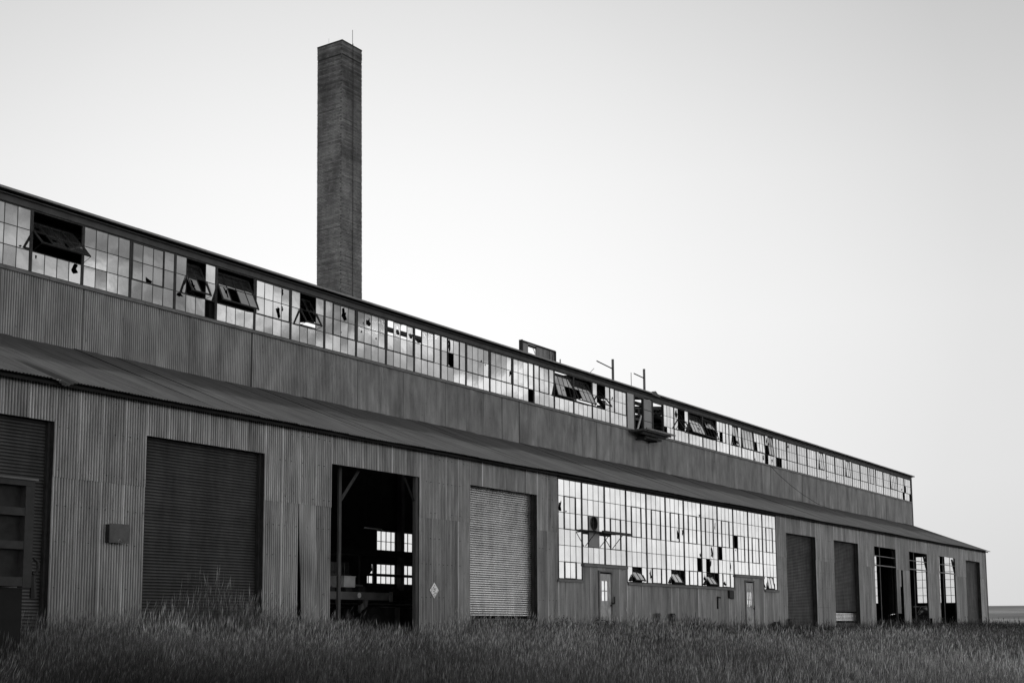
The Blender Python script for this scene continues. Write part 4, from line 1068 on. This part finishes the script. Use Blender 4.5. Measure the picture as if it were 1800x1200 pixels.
# ------------------------------------------------------------------ grass
def build_grass():
    rng = np.random.default_rng(11)
    zones = [(7, 12, 260, .0045), (12, 20, 1150, .0052), (20, 30, 760, .0075), (30, 48, 400, .0115), (48, 75, 190, .019), (75, 135, 60, .034)]
    P = []; W = []
    a0, a1 = RAD(5), RAD(60)
    for (r0, r1, rho, wd) in zones:
        area = .5 * (a1 - a0) * (r1 ** 2 - r0 ** 2); n = int(area * rho)
        r = np.sqrt(rng.uniform(r0 ** 2, r1 ** 2, n)); a = rng.uniform(a0, a1, n)
        x = r * np.cos(a); y = r * np.sin(a)
        inb = (y < 20.72) | (x > 94.5)
        P.append(np.stack([x[inb], y[inb]], 1)); W.append(np.full(inb.sum(), wd) * rng.uniform(.6, 1.3, inb.sum()))
    # extra tall tuft belt along the wall
    n = 22000; x = rng.uniform(12, 94, n) ** 1.0; y = 20.75 - np.abs(rng.normal(0, .45, n))
    P.append(np.stack([x, y], 1)); W.append(.007 * (1 + x / 60) * rng.uniform(.6, 1.2, n))
    P = np.concatenate(P); W = np.concatenate(W); n = len(P); x, y = P[:, 0], P[:, 1]
    z = np.array([gz(a, b) for a, b in P]) - .03
    def fn(x, y, s, ph): return np.sin(x * s + ph) * np.cos(y * s * 1.3 + ph * 2.1) + .5 * np.sin(x * s * 2.3 + y * s * 1.7 + ph * 3)
    pat = fn(x, y, .45, 1.0) * .35 + fn(x + .8 * np.sin(y), y + .7 * np.sin(x * 1.3), 1.2, 2.0) * .32 + fn(x + .3 * np.sin(y * 3), y, 3.9, .3) * .25 + fn(x, y + .2 * np.sin(x * 5), 9.0, 1.3) * .15
    h = rng.uniform(.20, .46, n) * (1 + .34 * pat)
    wallfac = np.exp(-((20.7 - y) / 1.4) ** 2)
    leftw = np.exp(-((x - 21.2) / 2.3) ** 2)
    h *= 1 + wallfac * (.16 + .85 * leftw - .25 * np.exp(-((x - 27.2) / 1.8) ** 2) + .25 * np.sin(x * 1.9) * np.sin(x * .63 + 1))
    right = np.clip((x - 40) / 30, 0, 1); h *= 1 - .22 * right * (1 - wallfac)
    K = 210; cr_ = 12 + 60 * rng.random(K) ** 1.6; ca = rng.uniform(a0, a1, K)
    cxs, cys = cr_ * np.cos(ca), np.minimum(cr_ * np.sin(ca), 20.6); crr = rng.uniform(.35, 1.1, K) * (1 + cr_ / 40); typ = rng.integers(0, 3, K)
    gh = np.zeros(n); gt = np.zeros(n); gl = np.zeros(n)
    for k in range(K):
        d2 = (x - cxs[k]) ** 2 + (y - cys[k]) ** 2; m_ = d2 < (2.2 * crr[k]) ** 2
        e = np.exp(-d2[m_] / crr[k] ** 2)
        if typ[k] == 0: gh[m_] += .55 * e; gt[m_] += .45 * e
        elif typ[k] == 1: gh[m_] -= .25 * e; gt[m_] -= .62 * e
        else: gl[m_] += 1.1 * e; gt[m_] += .25 * e; gh[m_] -= .12 * e
    gh = np.clip(gh, -.3, .26) * (1 - .7 * wallfac); gl = np.clip(gl, 0, .55); gt = np.clip(gt, -.62, .6)
    h *= 1 + gh
    stalk = rng.random(n) < np.clip(.24 + .4 * gh, .05, .4)
    h = np.where(stalk, h * rng.uniform(1.1, 1.75, n), h)
    az = rng.uniform(0, 2 * np.pi, n); lean = h * rng.uniform(.05, .6, n) ** 1.3; lean = np.where(stalk, lean * .35, lean) * (1 + gl)
    dx = np.cos(az) * lean + h * (.04 + .18 * gl); dy = np.sin(az) * lean
    fa = rng.uniform(0, np.pi, n); wx, wy = np.cos(fa) * W / 2, np.sin(fa) * W / 2
    V = np.zeros((n, 7, 3), dtype=np.float32)
    for k in range(3):
        t = np.where(stalk, [0, .80, .90][k], [0, .5, .8][k]); q2 = np.where(stalk, [.45, .4, 1.25][k], [1.0, .85, .45][k])
        jx = 0 if k == 0 else rng.normal(0, .012, n)
        bx_ = x + dx * t ** 2 + jx; by_ = y + dy * t ** 2 + jx; bz_ = z + h * t * (1 - .10 * t)
        V[:, 2 * k] = np.stack([bx_ - wx * q2, by_ - wy * q2, bz_], 1); V[:, 2 * k + 1] = np.stack([bx_ + wx * q2, by_ + wy * q2, bz_], 1)
    V[:, 6] = np.stack([x + dx, y + dy, z + h * .92], 1)
    base = (np.arange(n) * 7)[:, None]
    quads = np.concatenate([base + [0, 1, 3, 2], base + [2, 3, 5, 4]], 1).reshape(-1, 4); tris = base + [4, 5, 6]
    me = bpy.data.meshes.new('grass'); me.vertices.add(n * 7); me.vertices.foreach_set('co', V.reshape(-1))
    nq, ntri = len(quads), len(tris)
    me.loops.add(nq * 4 + ntri * 3); me.loops.foreach_set('vertex_index', np.concatenate([quads.reshape(-1), tris.reshape(-1)]).astype(np.int32))
    me.polygons.add(nq + ntri)
    ls = np.concatenate([np.arange(nq) * 4, nq * 4 + np.arange(ntri) * 3]).astype(np.int32)
    me.polygons.foreach_set('loop_start', ls); me.update(calc_edges=True); me.validate()
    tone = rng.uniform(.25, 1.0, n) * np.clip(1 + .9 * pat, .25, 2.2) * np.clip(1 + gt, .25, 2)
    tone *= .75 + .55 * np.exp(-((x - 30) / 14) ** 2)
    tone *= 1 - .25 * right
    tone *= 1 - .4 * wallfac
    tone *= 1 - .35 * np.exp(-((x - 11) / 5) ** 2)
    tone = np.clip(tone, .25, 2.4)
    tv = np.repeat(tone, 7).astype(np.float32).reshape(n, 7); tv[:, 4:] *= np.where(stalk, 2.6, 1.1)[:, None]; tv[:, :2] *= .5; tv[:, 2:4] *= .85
    at_ = me.attributes.new('tone', 'FLOAT', 'POINT'); at_.data.foreach_set('value', tv.reshape(-1))
    m = new_mat('dry_grass')
    aa = N('ShaderNodeAttribute'); aa.attribute_name = 'tone'
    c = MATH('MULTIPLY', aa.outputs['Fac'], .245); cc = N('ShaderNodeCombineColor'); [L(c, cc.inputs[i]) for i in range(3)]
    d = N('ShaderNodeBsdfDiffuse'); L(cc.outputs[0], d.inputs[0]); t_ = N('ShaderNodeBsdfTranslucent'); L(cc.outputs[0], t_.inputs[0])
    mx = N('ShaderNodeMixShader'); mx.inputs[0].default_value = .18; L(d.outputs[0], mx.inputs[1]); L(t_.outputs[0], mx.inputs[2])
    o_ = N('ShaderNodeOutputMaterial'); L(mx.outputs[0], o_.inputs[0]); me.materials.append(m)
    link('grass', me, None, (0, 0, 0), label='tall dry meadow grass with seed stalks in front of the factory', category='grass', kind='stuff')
    print('blades', n)
build_grass()
